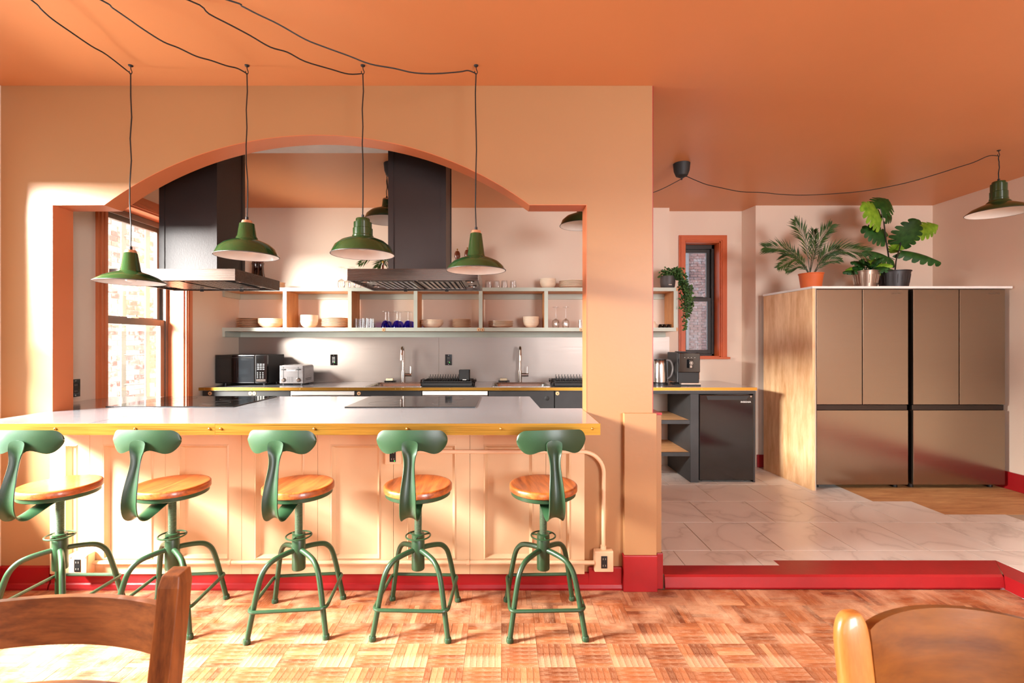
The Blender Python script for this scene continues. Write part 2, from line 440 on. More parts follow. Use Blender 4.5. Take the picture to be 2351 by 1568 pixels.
# rear part of the dining floor, out of the photograph
# raised tiled floor
g = G().box(XL, XR, YB0 - .12, 5.45, -.06, ZT - .0025).box(2.93, XR, YREAR, YB0 - .12, -.06, ZT - .0025)
fr = S(g.build('floor_raised', 'grout', smooth=0), 'raised kitchen floor of pale marble-look tiles')
TW, TD = .4575, .463
rows = [(2.80, 3.0, 1.064), (3.0, 3.472, 1.303), (3.472, 3.935, 1.064), (3.935, 4.40, 1.303), (4.40, 4.86, 1.064), (4.86, 5.25, 1.303)]
for y0, y1, ox in rows:
    k0 = math.floor((XL - ox) / TW)
    for k in range(k0, 20):
        x0 = ox + k * TW; x1 = x0 + TW
        if x1 < XL + .02 or x0 > XR - .02: continue
        x0 = max(x0, XL); x1 = min(x1, XR)
        ya = y0
        if y0 == 2.80:                                     # cut around the wall's end and the step edge
            def near(x): return YB0 if x < .9 else 2.801 if x < 1.615 else 2.867 if x < 2.946 else 2.80
            xx = [x0 + .002] + [q for q in (.9, 1.615, 2.946) if x0 + .01 < q < x1 - .01] + [x1 - .002]; pg = []
            for a, b in zip(xx, xx[1:]): pg += [(a, near((a + b) / 2)), (b, near((a + b) / 2))]
            G().prism(pg + [(xx[-1], y1 - .002), (xx[0], y1 - .002)], 'z', ZT - .0025, ZT).build('tile', 'marble', fr, smooth=0); continue
        if y0 >= 3.472 and x0 > 2.9 and y1 > 3.64:          # the bare plywood patch
            if y0 == 3.472 and x0 < 3.8: 
                G().box(x0 + .003, x1 - .003, ya + .002, 3.632, ZT - .0025, ZT).build('tile', 'marble', fr, smooth=0); continue
            if x0 > 3.03 : continue
        if y0 == 3.0 and x0 > 3.83: pass
        if x0 < 3.04 < x1 and y0 >= 3.6: x1 = 3.04
        G().box(x0 + .003, x1 - .003, ya + .002, y1 - .002, ZT - .0025, ZT + random.uniform(0, .0004)).build('tile', 'marble', fr, smooth=0)
for j in range(9):                                         # tiles beside the step, towards the camera
    y1 = 2.80 - j * TD; y0 = y1 - TD
    for k in range(4):
        x0 = 2.95 + k * TW; x1 = min(x0 + TW, XR)
        if x0 < XR - .05: G().box(x0 + .002, x1 - .002, y0 + .002, y1 - .002, ZT - .0025, ZT).build('tile', 'marble', fr, smooth=0)
G().box(3.04, XR - .001, 3.634, 5.02, ZT - .0025, ZT - .002).build('plywood_patch', 'plywood', fr, smooth=0)
# red step
st = thing('trim_1', 'red painted step edge along the raised kitchen floor', None, (1.8, 2.7, 0)); S(st)
g = G().prism([(2.678, 0), (2.672, .012), (2.68, ZT - .01), (2.69, ZT), (2.80, ZT), (2.80, 0)], 'x', .905, 1.615)
g.prism([(2.678, 0), (2.672, .012), (2.68, ZT - .01), (2.69, ZT), (2.865, ZT), (2.865, 0)], 'x', 1.615, 2.80)
g.prism([(2.80, 2.69), (2.944, 2.865), (2.80, 2.865)], 'z', 0, ZT)
g.build('step_edge', 'red', st, smooth=0)
g = G().add([(2.802, 2.675, 0), (2.945, 2.865, 0), (2.945, YREAR, 0), (2.802, YREAR, 0), (2.802, 2.68, ZT), (2.945, 2.865, ZT), (2.945, YREAR, ZT), (2.802, YREAR, ZT)],
            [(0, 1, 2, 3), (4, 5, 6, 7), (0, 1, 5, 4), (1, 2, 6, 5), (2, 3, 7, 6), (3, 0, 4, 7)])
g.build('side_step_edge', 'red', st, smooth=0)

# ceiling
S(G().box(XL - .25, XR + .25, YREAR - .25, 5.55, ZC, ZC + .2).build('ceiling', 'ceiling', smooth=0), 'glossy burnt orange painted ceiling')
S(G().box(XL + .05, .3, YB0 + .02, 3.615, ZC - .012, ZC - .001).build('trim_2', 'white', smooth=0), 'white panel on the ceiling above the cooking hoods')

# arch wall
zs, zp, xc, hw = 2.153, 2.545, -1.045, 1.194
rise = zp - zs; RA = (hw * hw + rise * rise) / (2 * rise)
xj0, xj1 = -2.532, .47
ztop_bar = .93
XW = .839
prof = [(xj0, ztop_bar), (xj0, zs), (xc - hw, zs)]
for i in range(1, 48):
    u = -hw + 2 * hw * i / 48; prof.append((xc + u, zp - RA + math.sqrt(RA * RA - u * u)))
prof += [(xc + hw, zs), (xj1, zs), (xj1, ztop_bar)]
wf = thing('wall_front', 'tan painted wall with a wide arched opening over the bar', None, (0, YF, 0)); S(wf)
g = G()
def wcol(x0, x1, a0, a1, b0, b1):     # column of wall between two heights
    g.add([(x0, YF, a0), (x1, YF, a1), (x1, YF, b1), (x0, YF, b0), (x0, YB0, a0), (x1, YB0, a1), (x1, YB0, b1), (x0, YB0, b0)],
          [(0, 1, 2, 3), (4, 7, 6, 5)])
wcol(XL, xj0, 0, 0, ZC, ZC)
wcol(xj1, XW, 0, 0, ZC, ZC)
wcol(xj0, xj1, 0, 0, ztop_bar, ztop_bar)
for (xa, za), (xb, zb) in zip(prof, prof[1:]):
    if xb - xa > 1e-6: wcol(xa, xb, za, zb, ZC, ZC)
g.add([(XW, YF, 0), (XW, YB0, 0), (XW, YB0, ZC), (XW, YF, ZC)], [(0, 1, 2, 3)])
o = g.build('wall_face', 'peach', wf, smooth=0, merge=True)
g = G()
for (xa, za), (xb, zb) in zip(prof, prof[1:]):
    g.add([(xa, YF - .001, za), (xb, YF - .001, zb), (xb, YB0 + .001, zb), (xa, YB0 + .001, za)], [(0, 1, 2, 3)])
# make the lining a thin shell
th = G(); n_ = len(prof)
inn = []
for i, (x, z) in enumerate(prof):
    inn.append((x + (.003 if x < xc else -.003) * (1 if i in (0, 1, n_ - 2, n_ - 1) else 0), z - (.003 if 0 < i < n_ - 1 else 0)))
for i in range(n_ - 1):
    (xa, za), (xb, zb), (xc_, zc_), (xd, zd) = prof[i], prof[i + 1], inn[i + 1], inn[i]
    th.add([(xa, YF - .001, za), (xb, YF - .001, zb), (xc_, YF - .001, zc_), (xd, YF - .001, zd),
            (xa, YB0 + .001, za), (xb, YB0 + .001, zb), (xc_, YB0 + .001, zc_), (xd, YB0 + .001, zd)],
           [(0, 1, 2, 3), (7, 6, 5, 4), (3, 2, 6, 7)])
th.build('arch_lining', 'terra', wf, smooth=30, merge=True)
G().box(XW, XW + .004, YF, YB0, .9, ZC).build('red_edge', 'red', wf, smooth=0)
# short pilaster at the wall's end
pl = thing('wall_pilaster', 'short tan boxed pilaster with a red foot at the end of the arch wall', 'pilaster', (.78, YF, 0)); S(pl)
x0, x1, yp = .672, .84, 2.655
G().box(x0, x1 + .012, yp, YF, .2, .985).build('pilaster_body', 'peach', pl, bevel=.003)
G().box(XW + .0045, x1 + .048, YF - .005, YB0 + .005, .2, .972).build('pilaster_return', 'peach', pl, bevel=.002)
G().box(XW + .0045, x1 + .05, YF - .006, YB0 + .006, .972, .985).build('red_cap', 'red', pl)
G().box(x0 - .006, x1 + .014, yp - .008, YF, 0, .2).build('red_foot', 'red', pl, bevel=.004)
G().box(x1 + .02, x1 + .055, YF - .012, YB0, 0, .2).build('red_foot_return', 'red', pl, bevel=.003)

# side and back walls, built around their openings
def wall_y(name, mat, x0, x1, ya, yb, za, zb, opens, label):
    g = G(); y = ya
    for (o0, o1, q0, q1) in sorted(opens):
        g.box(x0, x1, y, o0, za, zb); g.box(x0, x1, o0, o1, za, q0); g.box(x0, x1, o0, o1, q1, zb); y = o1
    g.box(x0, x1, y, yb, za, zb)
    return S(g.build(name, mat, smooth=0), label)
def wall_x(name, mat, y0, y1, xa, xb, za, zb, opens, label):
    g = G(); x = xa
    for (o0, o1, q0, q1) in sorted(opens):
        g.box(x, o0, y0, y1, za, zb); g.box(o0, o1, y0, y1, za, q0); g.box(o0, o1, y0, y1, q1, zb); x = o1
    g.box(x, xb, y0, y1, za, zb)
    return S(g.build(name, mat, smooth=0), label)
W1 = (3.40, 4.24, .78, 2.42)                 # kitchen window in the left wall
WD = (1.05, 2.52, .62, 2.34)                  # dining window in the left wall, out of the frame
wall_y('wall_left', 'cream', XL - .2, XL, YREAR, 5.4, -.06, ZC, [W1, WD], 'cream left wall with the tall kitchen window')
wall_x('wall_back', 'cream', YB, YB + .25, XL, 1.776, -.06, ZC, [], 'cream kitchen back wall behind the shelf')
W2 = (1.99, 2.38, 1.225, 2.488)
wall_x('wall_recess', 'cream', 5.25, 5.45, 1.776, 2.66, -.06, ZC, [W2], 'cream recessed wall with the narrow window')
g = G().prism([(2.615, 5.25), (2.652, 5.03), (2.70, 5.03), (2.70, 5.3)], 'z', -.06, ZC); S(g.build('wall_return', 'cream', smooth=0), 'narrow angled cream wall beside the narrow window')
wall_x('wall_fridge', 'cream', 5.03, 5.25, 2.70, XR, -.06, ZC, [], 'cream wall behind the fridges')
wall_y('wall_right', 'cream', XR, XR + .2, YREAR, 5.25, -.06, ZC, [], 'cream right wall')
wall_x('wall_rear', 'cream', YREAR - .2, YREAR, XL - .2, XR + .2, -.06, ZC, [(-1.5, .9, .9, 2.6), (1.9, 3.8, .9, 2.6)], 'cream wall behind the dining side')  # the right-hand opening is added to let the fill light in
# skirting boards
def skirt(name, poly_xy, h, label):
    g = G().prism(poly_xy, 'z', 0, h); return S(g.build(name, 'red', bevel=.003), label)
g = G().prism([(YF, 0), (2.664, 0), (2.662, .012), (2.668, .03), (2.676, .036), (2.676, .09), (YF, .092)], 'x', -2.525, .665)
S(g.build('baseboard_front', 'red', smooth=0), 'red skirting board under the panelled bar front')
g = G().prism([(YF, 0), (2.664, 0), (2.662, .012), (2.668, .03), (2.674, .036), (2.674, .122), (YF, .127)], 'x', XL, -2.535)
S(g.build('baseboard_corner', 'red', smooth=0), 'taller red skirting board in the corner left of the bar')
G_ = G().box(.478, .664, 2.672, YF, .0, .124); S(G_.build('baseboard_short', 'red', bevel=.003), 'short red skirting board beside the red pilaster foot')
S(G().box(XL, XL + .018, YREAR, YF, 0, .127).build('baseboard_left', 'red', bevel=.003), 'red skirting board along the left dining wall')
S(G().box(XR - .018, XR, YREAR, 5.02, ZT, ZT + .155).build('baseboard_right', 'red', bevel=.003), 'red skirting board along the right wall')
S(G().box(2.66, 2.74, 5.012, 5.03, ZT, ZT + .13).build('baseboard_back', 'red', bevel=.003), 'red skirting board between mini fridge and plywood panel')

# windows
def window(name, label, loc):
    return S(thing(name, label, None, loc))
y0, y1, z0, z1 = W1
w1 = window('window_1', 'tall sash window with terracotta casing beside the cooking hood', (XL, (y0 + y1) / 2, z0))
g = G(); cw = .085
for (a, b, t) in ((0, cw, .018), (.012, cw - .02, .026), (.03, cw - .045, .032)):
    g.box(XL, XL + t, y0 - b, y0 - a, z0, z1 + b).box(XL, XL + t, y1 + a, y1 + b, z0, z1 + b).box(XL, XL + t, y0 - a, y1 + a, z1 + a, z1 + b)
g.box(XL, XL + .05, y0 - cw, y1 + cw, z0 - .03, z0)
g.build('casing', 'terra', w1, smooth=0)
g = G(); t = .012
g.box(XL - .19, XL, y0, y0 + t, z0, z1).box(XL - .19, XL, y1 - t, y1, z0, z1).box(XL - .19, XL, y0, y1, z1 - t, z1).box(XL - .19, XL, y0, y1, z0, z0 + t)
g.build('lining', 'terra', w1, smooth=0)
def sash(parent, axis, plane, a0, a1, z0, z1, t, d, mat, pane_mat='pane', latch=True):
    def bx(g, p0, p1, q0, q1, r0, r1):
        return g.box(p0, p1, q0, q1, r0, r1) if axis == 'x' else g.box(q0, q1, p0, p1, r0, r1)
    g = G()
    bx(g, plane, plane + d, a0, a0 + t, z0, z1); bx(g, plane, plane + d, a1 - t, a1, z0, z1)
    bx(g, plane, plane + d, a0 + t, a1 - t, z0, z0 + t * 1.15); bx(g, plane, plane + d, a0 + t, a1 - t, z1 - t, z1)
    s = g.build('sash', mat, parent, bevel=.002)
    bx_ = bx(G(), plane + d * .45, plane + d * .55, a0 + t - .004, a1 - t + .004, z0 + t, z1 - t + .002).build('pane', pane_mat, s, smooth=0)
    return s
g = G(); fx = XL - .19; ft = .03
g.box(fx - .03, fx + .055, y0 + t, y0 + t + ft, z0, z1).box(fx - .03, fx + .055, y1 - t - ft, y1 - t, z0, z1).box(fx - .03, fx + .055, y0 + t, y1 - t, z1 - t - ft, z1 - t).box(fx - .03, fx + .055, y0, y1, z0, z0 + .03)
g.box(fx + .055, fx + .06, y0 + t, y1 - t, z1 - t - ft * 1.6, z1 - t - ft * .9)
g.build('frame', 'winframe', w1, bevel=.002)
ya, yb = y0 + t + ft, y1 - t - ft
s1 = sash(w1, 'x', fx - .02, ya, yb, 1.535, z1 - t - ft, .045, .03, 'winframe')
s2 = sash(w1, 'x', fx + .015, ya, yb, z0 + .03, 1.575, .05, .03, 'winframe')
G().box(fx + .045, fx + .075, 3.78, 3.86, 1.575, 1.587).cyl((fx + .06, 3.85, 1.587), .008, .014, 10).build('latch', 'chrome', s2)

x0, x1, z0, z1 = W2
w2 = window('window_2', 'narrow sash window with rust orange casing above the coffee machine', ((x0 + x1) / 2, 5.25, z0))
g = G(); cw = .067
for (a, b, t) in ((0, cw, .018), (.012, cw - .018, .026)):
    g.box(x0 - b, x0 - a, 5.25 - t, 5.25, z0, z1 + b).box(x1 + a, x1 + b, 5.25 - t, 5.25, z0, z1 + b).box(x0 - a, x1 + a, 5.25 - t, 5.25, z1 + a, z1 + b)
g.box(x0 - cw - .01, x1 + cw + .02, 5.2, 5.25, z0 - .022, z0)
g.build('casing', 'rust', w2, smooth=0)
g = G(); t = .01
g.box(x0, x0 + t, 5.25, 5.43, z0, z1).box(x1 - t, x1, 5.25, 5.43, z0, z1).box(x0, x1, 5.25, 5.43, z1 - t, z1).box(x0, x1, 5.25, 5.43, z0, z0 + t)
g.build('lining', 'rust', w2, smooth=0)
g = G(); fy = 5.425
g.box(x0 + t, x0 + t + .02, fy - .05, fy + .03, z0, z1).box(x1 - t - .03, x1 - t, fy - .05, fy + .03, z0, z1).box(x0 + t, x1 - t, fy - .05, fy + .03, z1 - .055, z1 - t).box(x0 + t, x1 - t, fy - .05, fy + .03, z0, z0 + .03)
g.build('frame', 'winframe2', w2, bevel=.002)
s1 = sash(w2, 'y', fy - .005, x0 + t + .02, x1 - t - .03, 1.85, z1 - .05, .04, .025, 'winframe2')
s2 = sash(w2, 'y', fy - .035, x0 + t + .02, x1 - t - .03, z0 + .03, 1.885, .04, .025, 'winframe2')
G().box(2.14, 2.24, fy - .06, fy - .03, 1.885, 1.897).build('latch', 'winframe2', s2)
# dining window and rear window, added fill opening (outside the photograph): frames only
def plainwin(name, label, axis, plane, a0, a1, z0, z1):
    wn = window(name, label, (plane if axis == 'x' else (a0 + a1) / 2, (a0 + a1) / 2 if axis == 'x' else plane, z0))
    g = G()
    for q0, q1, r0, r1 in ((a0, a0 + .05, z0, z1), (a1 - .05, a1, z0, z1), (a0, a1, z0, z0 + .05), (a0, a1, z1 - .05, z1), (a0, a1, (z0 + z1) / 2 - .02, (z0 + z1) / 2 + .02)):
        if axis == 'x': g.box(plane, plane + .05, q0, q1, r0, r1)
        else: g.box(q0, q1, plane, plane + .05, r0, r1)
    g.build('frame', 'winframe', wn, smooth=0)
plainwin('window_3', 'large window in the left dining wall', 'x', XL - .15, *WD)
plainwin('window_4', 'wide window behind the dining side', 'y', YREAR - .15, -1.5, .9, .9, 2.6)
plainwin('added_fill_window', 'second wide window behind the dining side', 'y', YREAR - .15, 1.9, 3.8, .9, 2.6)  # made-up window, put in only for the fill light behind it

# outside: brick building across the yard, ladder, and a far brick wall
bb = thing('brick_building', 'sunlit pale brick building outside the tall kitchen window', 'building', (-5.7, 8, 0))
G().box(-6.4, -5.612, 4.5, 12.5, -1.5, 6.5).build('building_wall', 'mortar', bb, smooth=0)
bw, bh = .215, .075
bm_ = [G().box(0, .012, 0, bw - .012, 0, bh - .012).mesh('brick', smooth=0) for _ in range(3)]
for k, me in enumerate(bm_): me.materials.append(M['brick%d' % k])
parts_, rest_ = [], []
for r in range(-8, 70):
    for k in range(0, 36):
        y = 4.6 + k * bw + (bw / 2 if r % 2 else 0); z = r * bh
        vis = 6.55 < y < 7.95 and .5 < z < 3.4
        (parts_ if vis and len(parts_) < 300 else rest_).append((y, z))
for y, z in parts_:
    o = bpy.data.objects.new('brick', random.choice(bm_)); C.objects.link(o); o.parent = bb
    o.location = Vector((-5.612 + random.uniform(-.004, .002), y, z)) - worldloc(bb)
g = G()
for y, z in rest_: g.box(-5.612, -5.60 + random.uniform(-.004, .002), y, y + bw - .012, z, z + bh - .012)
o = g.build('bricks', 'brick0', bb, smooth=0); o['kind'] = 'stuff'
ld = thing('fire_ladder', 'grey iron fire escape ladder outside the tall kitchen window', 'ladder', (-3.85, 4.86, 0))
g0 = P(283, 800, 4.86); g1 = P(338, 800, 5.02)
for q in (g0, g1):
    G().box(q.x - .006, q.x + .006, q.y - .03, q.y + .03, -1.4, 4.4).build('stile', 'ladder', ld, smooth=0)
for k in range(-4, 14):
    z = H - (545 - VY) / F * 4.94 - k * .302
    G().tube([(g0.x, g0.y, z), (g1.x, g1.y, z)], .009, 8).build('rung', 'ladder', ld)
fb = thing('far_brick_wall', 'weathered red brick wall seen through the narrow window', 'wall', (6, 14, 0))
G().box(2.5, 11, 14.02, 14.4, -2, 9).build('wall_mass', 'farmortar', fb, smooth=0)
g = G()
for r in range(-5, 80):
    for k in range(28):
        x = 3.6 + k * .22 + (.11 if r % 2 else 0) + random.uniform(-.006, .006); z = r * .077
        g.box(x, x + .205, 14.0 + random.uniform(-.008, .008), 14.03, z, z + .064)
o = g.build('bricks', 'farbrick', fb, smooth=0); o['kind'] = 'stuff'
G().box(4.9, 5.33, 13.75, 14.02, -2, 9).build('stone_pier', 'stone', fb, smooth=0)

# ------------------------------------------------------------------ bar front panelling
ZB = .991                         # bar top
YP = 2.662                        # face of the panelling
wn = thing('trim_3', 'peach painted panelled front under the bar top', None, (-1, YP, 0)); S(wn)
def X(px, Y=2.667): return (px - VX) / F * Y
zb0, zb1 = .092, .936
pt, pb = H - (1020 - VY) / F * YP, H - (1285 - VY) / F * YP
seams = [116, 208, 381, 556, 730, 904, 1079, 1253, 1342]
recess = [(150, 181), (238, 354), (411, 527), (585, 700), (759, 875), (934, 1048), (1110, 1225), (1283, 1310)]
for (s0, s1), (r0, r1) in zip(zip(seams, seams[1:]), recess):
    x0, x1 = X(s0) + .0008, X(s1) - .0008; a, b = X(r0), X(r1)
    u = S(thing('panel_unit', 'recessed panel unit of the bar front', None, ((x0 + x1) / 2, YP, zb0)))
    del u['kind']; u.parent = wn; u.location = Vector(((x0 + x1) / 2, YP, zb0)) - worldloc(wn)
    yb = YF - .002
    G().box(x0, a, YP, yb, zb0, zb1).build('stile', 'panel', u, bevel=.001)
    G().box(b, x1, YP, yb, zb0, zb1).build('stile', 'panel', u, bevel=.001)
    G().box(a, b, YP, yb, pt, zb1).build('rail', 'panel', u, bevel=.001)
    G().box(a, b, YP, yb, zb0, pb).build('rail', 'panel', u, bevel=.001)
    g = G(); m = .024                                  # sloped moulding around the recess
    rect = lambda e, y: [(a + e, y, pb + e), (b - e, y, pb + e), (b - e, y, pt - e), (a + e, y, pt - e)]
    r_ = rect(0, YP + .001) + rect(m * .35, YP - .004) + rect(m * .75, YP + .012) + rect(m, YP + .02)
    g.add(r_, [(q * 4 + k, q * 4 + (k + 1) % 4, q * 4 + 4 + (k + 1) % 4, q * 4 + 4 + k) for q in range(3) for k in range(4)])
    g.build('moulding', 'panel', u, smooth=0)
    G().box(a, b, YP + .02, yb, pb, pt).build('inset_panel', 'panel', u, smooth=0)

# conduit and socket boxes on the bar front
def socket_box(loc, label, deep=.05, duplex=True, led=False, w=.105, h=.115):
    t = thing('socket_box', label, 'socket', loc)
    x, y, z = loc
    G().box(x - w / 2, x + w / 2, y - deep, y, z - h / 2, z + h / 2).build('box_body', 'boxpaint', t, bevel=.006, seg=3)
    G().box(x - w / 2 + .004, x + w / 2 - .004, y - deep - .004, y - deep + .001, z - h / 2 + .004, z + h / 2 - .004).build('cover_plate', 'boxpaint', t, bevel=.003)
    g = G()
    for sx in (-1, 1):
        for sz in (-1, 1): g.cyl((x + sx * (w / 2 - .013), y - deep - .006, z + sz * (h / 2 - .013)), .005, .004, 10, 'y')
    g.build('cover_screws', 'boxpaint', t)
    f = G().box(x - .017, x + .017, y - deep - .007, y - deep - .003, z - .034, z + .034).build('receptacle', 'blackplastic', t, bevel=.002)
    g = G()
    for sz in (-.018, .018):
        g.box(x - .008, x - .005, y - deep - .0076, y - deep - .0068, z + sz - .005, z + sz + .005).box(x + .005, x + .008, y - deep - .0076, y - deep - .0068, z + sz - .005, z + sz + .005)
    g.build('slots', 'inkgrey', f, smooth=0)
    if led: G().cyl((x + .010, y - deep - .0085, z - .028), .0025, .002, 8, 'y').build('indicator', 'led', t)
    return t
yc = YP - .002
bR = P(1386, 1288, 2.655); bL = P(196, 1289, 2.655); bM = P(905, 1043, 2.655)
socket_box((bR.x, YF - .001, bR.z), 'peach socket box on the wall between the bar front and the red pilaster foot', .045)
socket_box((bL.x, yc, bL.z), 'socket box low on the bar front near the dining room corner', .05)
socket_box((bM.x, yc, bM.z), 'peach socket box high on the bar front with a green light', .035, led=True, w=.09, h=.1)
zc = P(0, 1037, 2.65).z; zl = P(0, 1291, 2.65).z; xv = X(1386)
pts = [(bM.x + .046, yc - .012, zc)] + [(X(1335), yc - .012, zc)] + [(X(1335) + (xv - X(1335)) * math.sin(a), yc - .012 + .01 * a, zc - .125 * (1 - math.cos(a))) for a in [PI / 2 * k / 9 for k in range(1, 10)]] + [(xv, YF - .014, bR.z + .058)]
cd = thing('conduit_pipe', 'peach painted conduit bending down beside the bar front', 'conduit', pts[-1])
G().tube(pts, .0115, 10).build('pipe', 'boxpaint', cd)
G().cyl((xv, YF - .014, bR.z + .057), .016, .022, 12).build('coupling', 'boxpaint', cd)
cd = thing('conduit_pipe', 'straight peach conduit running low along the bar front', 'conduit', (0, yc, zl))
G().tube([(bL.x + .053, yc - .012, zl), (bR.x - .054, yc - .012, zl)], .0115, 10).build('pipe', 'boxpaint', cd)
for px in (532, 1075):
    G().cyl((X(px) - .008, yc - .012, zl), .015, .016, 12, 'x').build('clamp', 'boxpaint', cd)
q = P(1266, 1174, YP)
lk = thing('lock_plate', 'small dark square lock plate on the bar front', 'lock', (q.x, YP, q.z))
G().box(q.x - .026, q.x + .026, YP - .006, YP - .0005, q.z - .024, q.z + .024).build('plate', 'blackmatte', lk, bevel=.002)
G().cyl((q.x - .004, YP - .010, q.z - .004), .006, .005, 12, 'y').build('keyhole', 'chrome', lk)

# ------------------------------------------------------------------ bar top
bar = thing('bar_counter', 'long zinc bar top with a brass front edge', 'counter', (-1, 2.8, ZB - .05))
YC = 2.296
poly = [(-2.56, YC), (.462, YC), (.465, YB0 + .012), (.22, YB0 + .012), (.192, 3.46), (XL, 3.46), (XL, YB0 + .003), (-2.56, YB0 + .003)]
G().prism(poly, 'z', ZB - .012, ZB).build('zinc_top', 'countersteel', bar, bevel=.0015)
G().prism([(-2.556, YC + .004), (.458, YC + .004), (.458, YB0 + .008), (.22, YB0 + .008), (.192, 3.455), (XL, 3.455), (XL, YB0 + .006), (-2.556, YB0 + .006)], 'z', ZB - .052, ZB - .0125).build('core_board', 'shelfwoodx', bar, smooth=0)
xs = [-2.562, X(495, YC), .4635]
for a, b in zip(xs, xs[1:]): G().box(a + .0004, b - .0004, YC - .004, YC - .0003, ZB - .055, ZB - .0005).build('brass_edge', 'brass', bar, smooth=0)
G().box(.4622, .466, YC - .003, YF - .004, ZB - .055, ZB - .0005).build('brass_end', 'brass', bar, smooth=0)
G().box(-2.566, -2.5603, YC - .003, YF - .004, ZB - .055, ZB - .0005).build('brass_end', 'brass', bar, smooth=0)
for px in (129, 312, 482, 508, 722, 935, 1150, 1360):
    G().lathe([(.0065, 0), (.006, -.003), (.003, -.0055), (0, -.006)], (X(px, YC), YC - .004, H - (984 - VY) / F * YC), 10, 'y').build('screw', 'brassknob', bar)
sq = X(205, YC)
G().box(sq - .0008, sq + .0008, YC, YF, ZB + .0001, ZB + .0004).build('seam', 'lamprim', bar, smooth=0)
# cabinets carrying the bar on the kitchen side
bc = thing('bar_base_cabinet', 'charcoal cabinet under the kitchen side of the bar', 'cabinet', (-1, 3.1, ZT))
G().box(XL + .02, .17, YB0 + .01, 3.42, ZT + .1, ZB - .053).build('carcass', 'greycab', bc, bevel=.002)
G().box(XL + .02, .15, YB0 + .01, 3.36, ZT + .001, ZT + .1).build('plinth', 'blackmatte', bc)
for k in range(4):
    a = XL + .03 + k * .74
    d = G().box(a, a + .73, 3.421, 3.44, ZT + .11, ZB - .06).build('door', 'greycab', bc, bevel=.002)
    G().cyl((a + .65, 3.44, .85), .018, .006, 12, 'y').build('finger_hole', 'blackmatte', d)

# cooktops
def cooktop(x0, x1, y0, y1, label):
    t = thing('cooktop', label, 'cooktop', ((x0 + x1) / 2, (y0 + y1) / 2, ZB), 'black glass cooktops on the bar')
    G().box(x0, x1, y0, y1, ZB + .0005, ZB + .006).build('glass_plate', 'darkglass', t, bevel=.0015)
    for fx, fy, r in ((.26, .3, .105), (.26, .73, .08), (.74, .3, .08), (.74, .73, .105)):
        cx, cy = x0 + (x1 - x0) * fx, y0 + (y1 - y0) * fy
        G().lathe([(r - .002, .0061), (r - .002, .0064), (r, .0064), (r, .0061)], (cx, cy, ZB), 36).build('burner_ring', 'ringgrey', t)
cooktop(-2.385, -1.618, 2.873, 3.43, 'black glass cooktop on the bar beside the tall window')
cooktop(-.945, -.165, 2.853, 3.43, 'black glass cooktop on the bar beneath the hood with open baffle slots')

# hoods
def hood(x0, x1, label):
    y0, y1, z0, z1 = 2.90, 3.48, 1.755, 1.822; cx = (x0 + x1) / 2
    t = thing('range_hood', label, 'hood', (cx, 3.2, z0))
    g = G(); d = .012
    g.box(x0, x1, y0, y0 + d, z0, z1).box(x0, x1, y1 - d, y1, z0, z1).box(x0, x0 + d, y0 + d, y1 - d, z0, z1).box(x1 - d, x1, y0 + d, y1 - d, z0, z1)
    g.box(x0, x1, y0, y1, z1 - .001, z1 + .004)
    g.build('canopy', 'hoodsteel', t, bevel=.001)
    pl = G().box(x0 + d, x1 - d, y0 + d, y1 - d, z0 + .018, z0 + .022).build('underside_plate', 'chrome', t, smooth=0)
    for fx0, fx1 in ((.15, .48), (.52, .85)):
        a, b = x0 + (x1 - x0) * fx0, x0 + (x1 - x0) * fx1; f0, f1 = y0 + .09, y1 - .06
        fl_ = thing('filter', None, None); fl_.parent = t; fl_.location = Vector((cx, 3.2, z0)) - worldloc(t)
        G().box(a, b, f0, f1, z0 + .012, z0 + .0175).build('filter_backing', 'blackmatte', fl_, smooth=0)
        n = 8; st_ = (b - a) / n
        for k in range(n):
            G().box(a + k * st_ + .003, a + (k + 1) * st_ - .011, f0 + .012, f1 - .012, z0 + .006, z0 + .0115).build('baffle_slat', 'chrome', fl_, bevel=.002)
        g = G(); g.box(a, b, f0, f0 + .011, z0 + .005, z0 + .0115).box(a, b, f1 - .011, f1, z0 + .005, z0 + .0115)
        g.box(a, a + .002, f0 + .011, f1 - .011, z0 + .005, z0 + .0115).box(b - .002, b, f0 + .011, f1 - .011, z0 + .005, z0 + .0115)
        g.build('filter_rim', 'chrome', fl_, smooth=0, merge=True)
        G().box((a + b) / 2 - .012, (a + b) / 2 + .012, f1 - .01, f1 - .004, z0 - .012, z0 + .005).build('filter_pull', 'blackplastic', fl_, smooth=0)
    for sx, fy in ((.08, .3), (.08, .75), (.92, .3), (.92, .75)):
        lx, ly = x0 + (x1 - x0) * sx, y0 + (y1 - y0) * fy
        G().lathe([(.03, .004), (.03, 0), (.022, 0), (.02, .006), (0, .006)], (lx, ly, z0 + .0115), 20).build('spotlight', 'chrome', t)
    c0, c1 = cx - .18, cx + .18; a, b = 3.05, 3.375
    G().box(c0, c1, a, b, z1 + .0045, ZC - .015).build('chimney', 'hoodblack', t, smooth=0)
    g = G()
    for sx in (c0, c1):
        s = 1 if sx == c0 else -1
        for sy in (a, b):
            q = -1 if sy == a else 1
            g.box(sx - s * .004, sx + s * .03, sy, sy + q * .004, z1 + .0045, ZC - .016)
            g.box(sx - s * .004, sx, sy - q * .03, sy, z1 + .0045, ZC - .016)
    g.build('corner_angles', 'hoodblack', t, smooth=0)
    return t
h1 = hood(-2.385, -1.622, 'steel hood with dark chimney beside the tall kitchen window')
h2 = hood(-.944, -.150, 'steel hood with dark chimney whose baffle slots show')

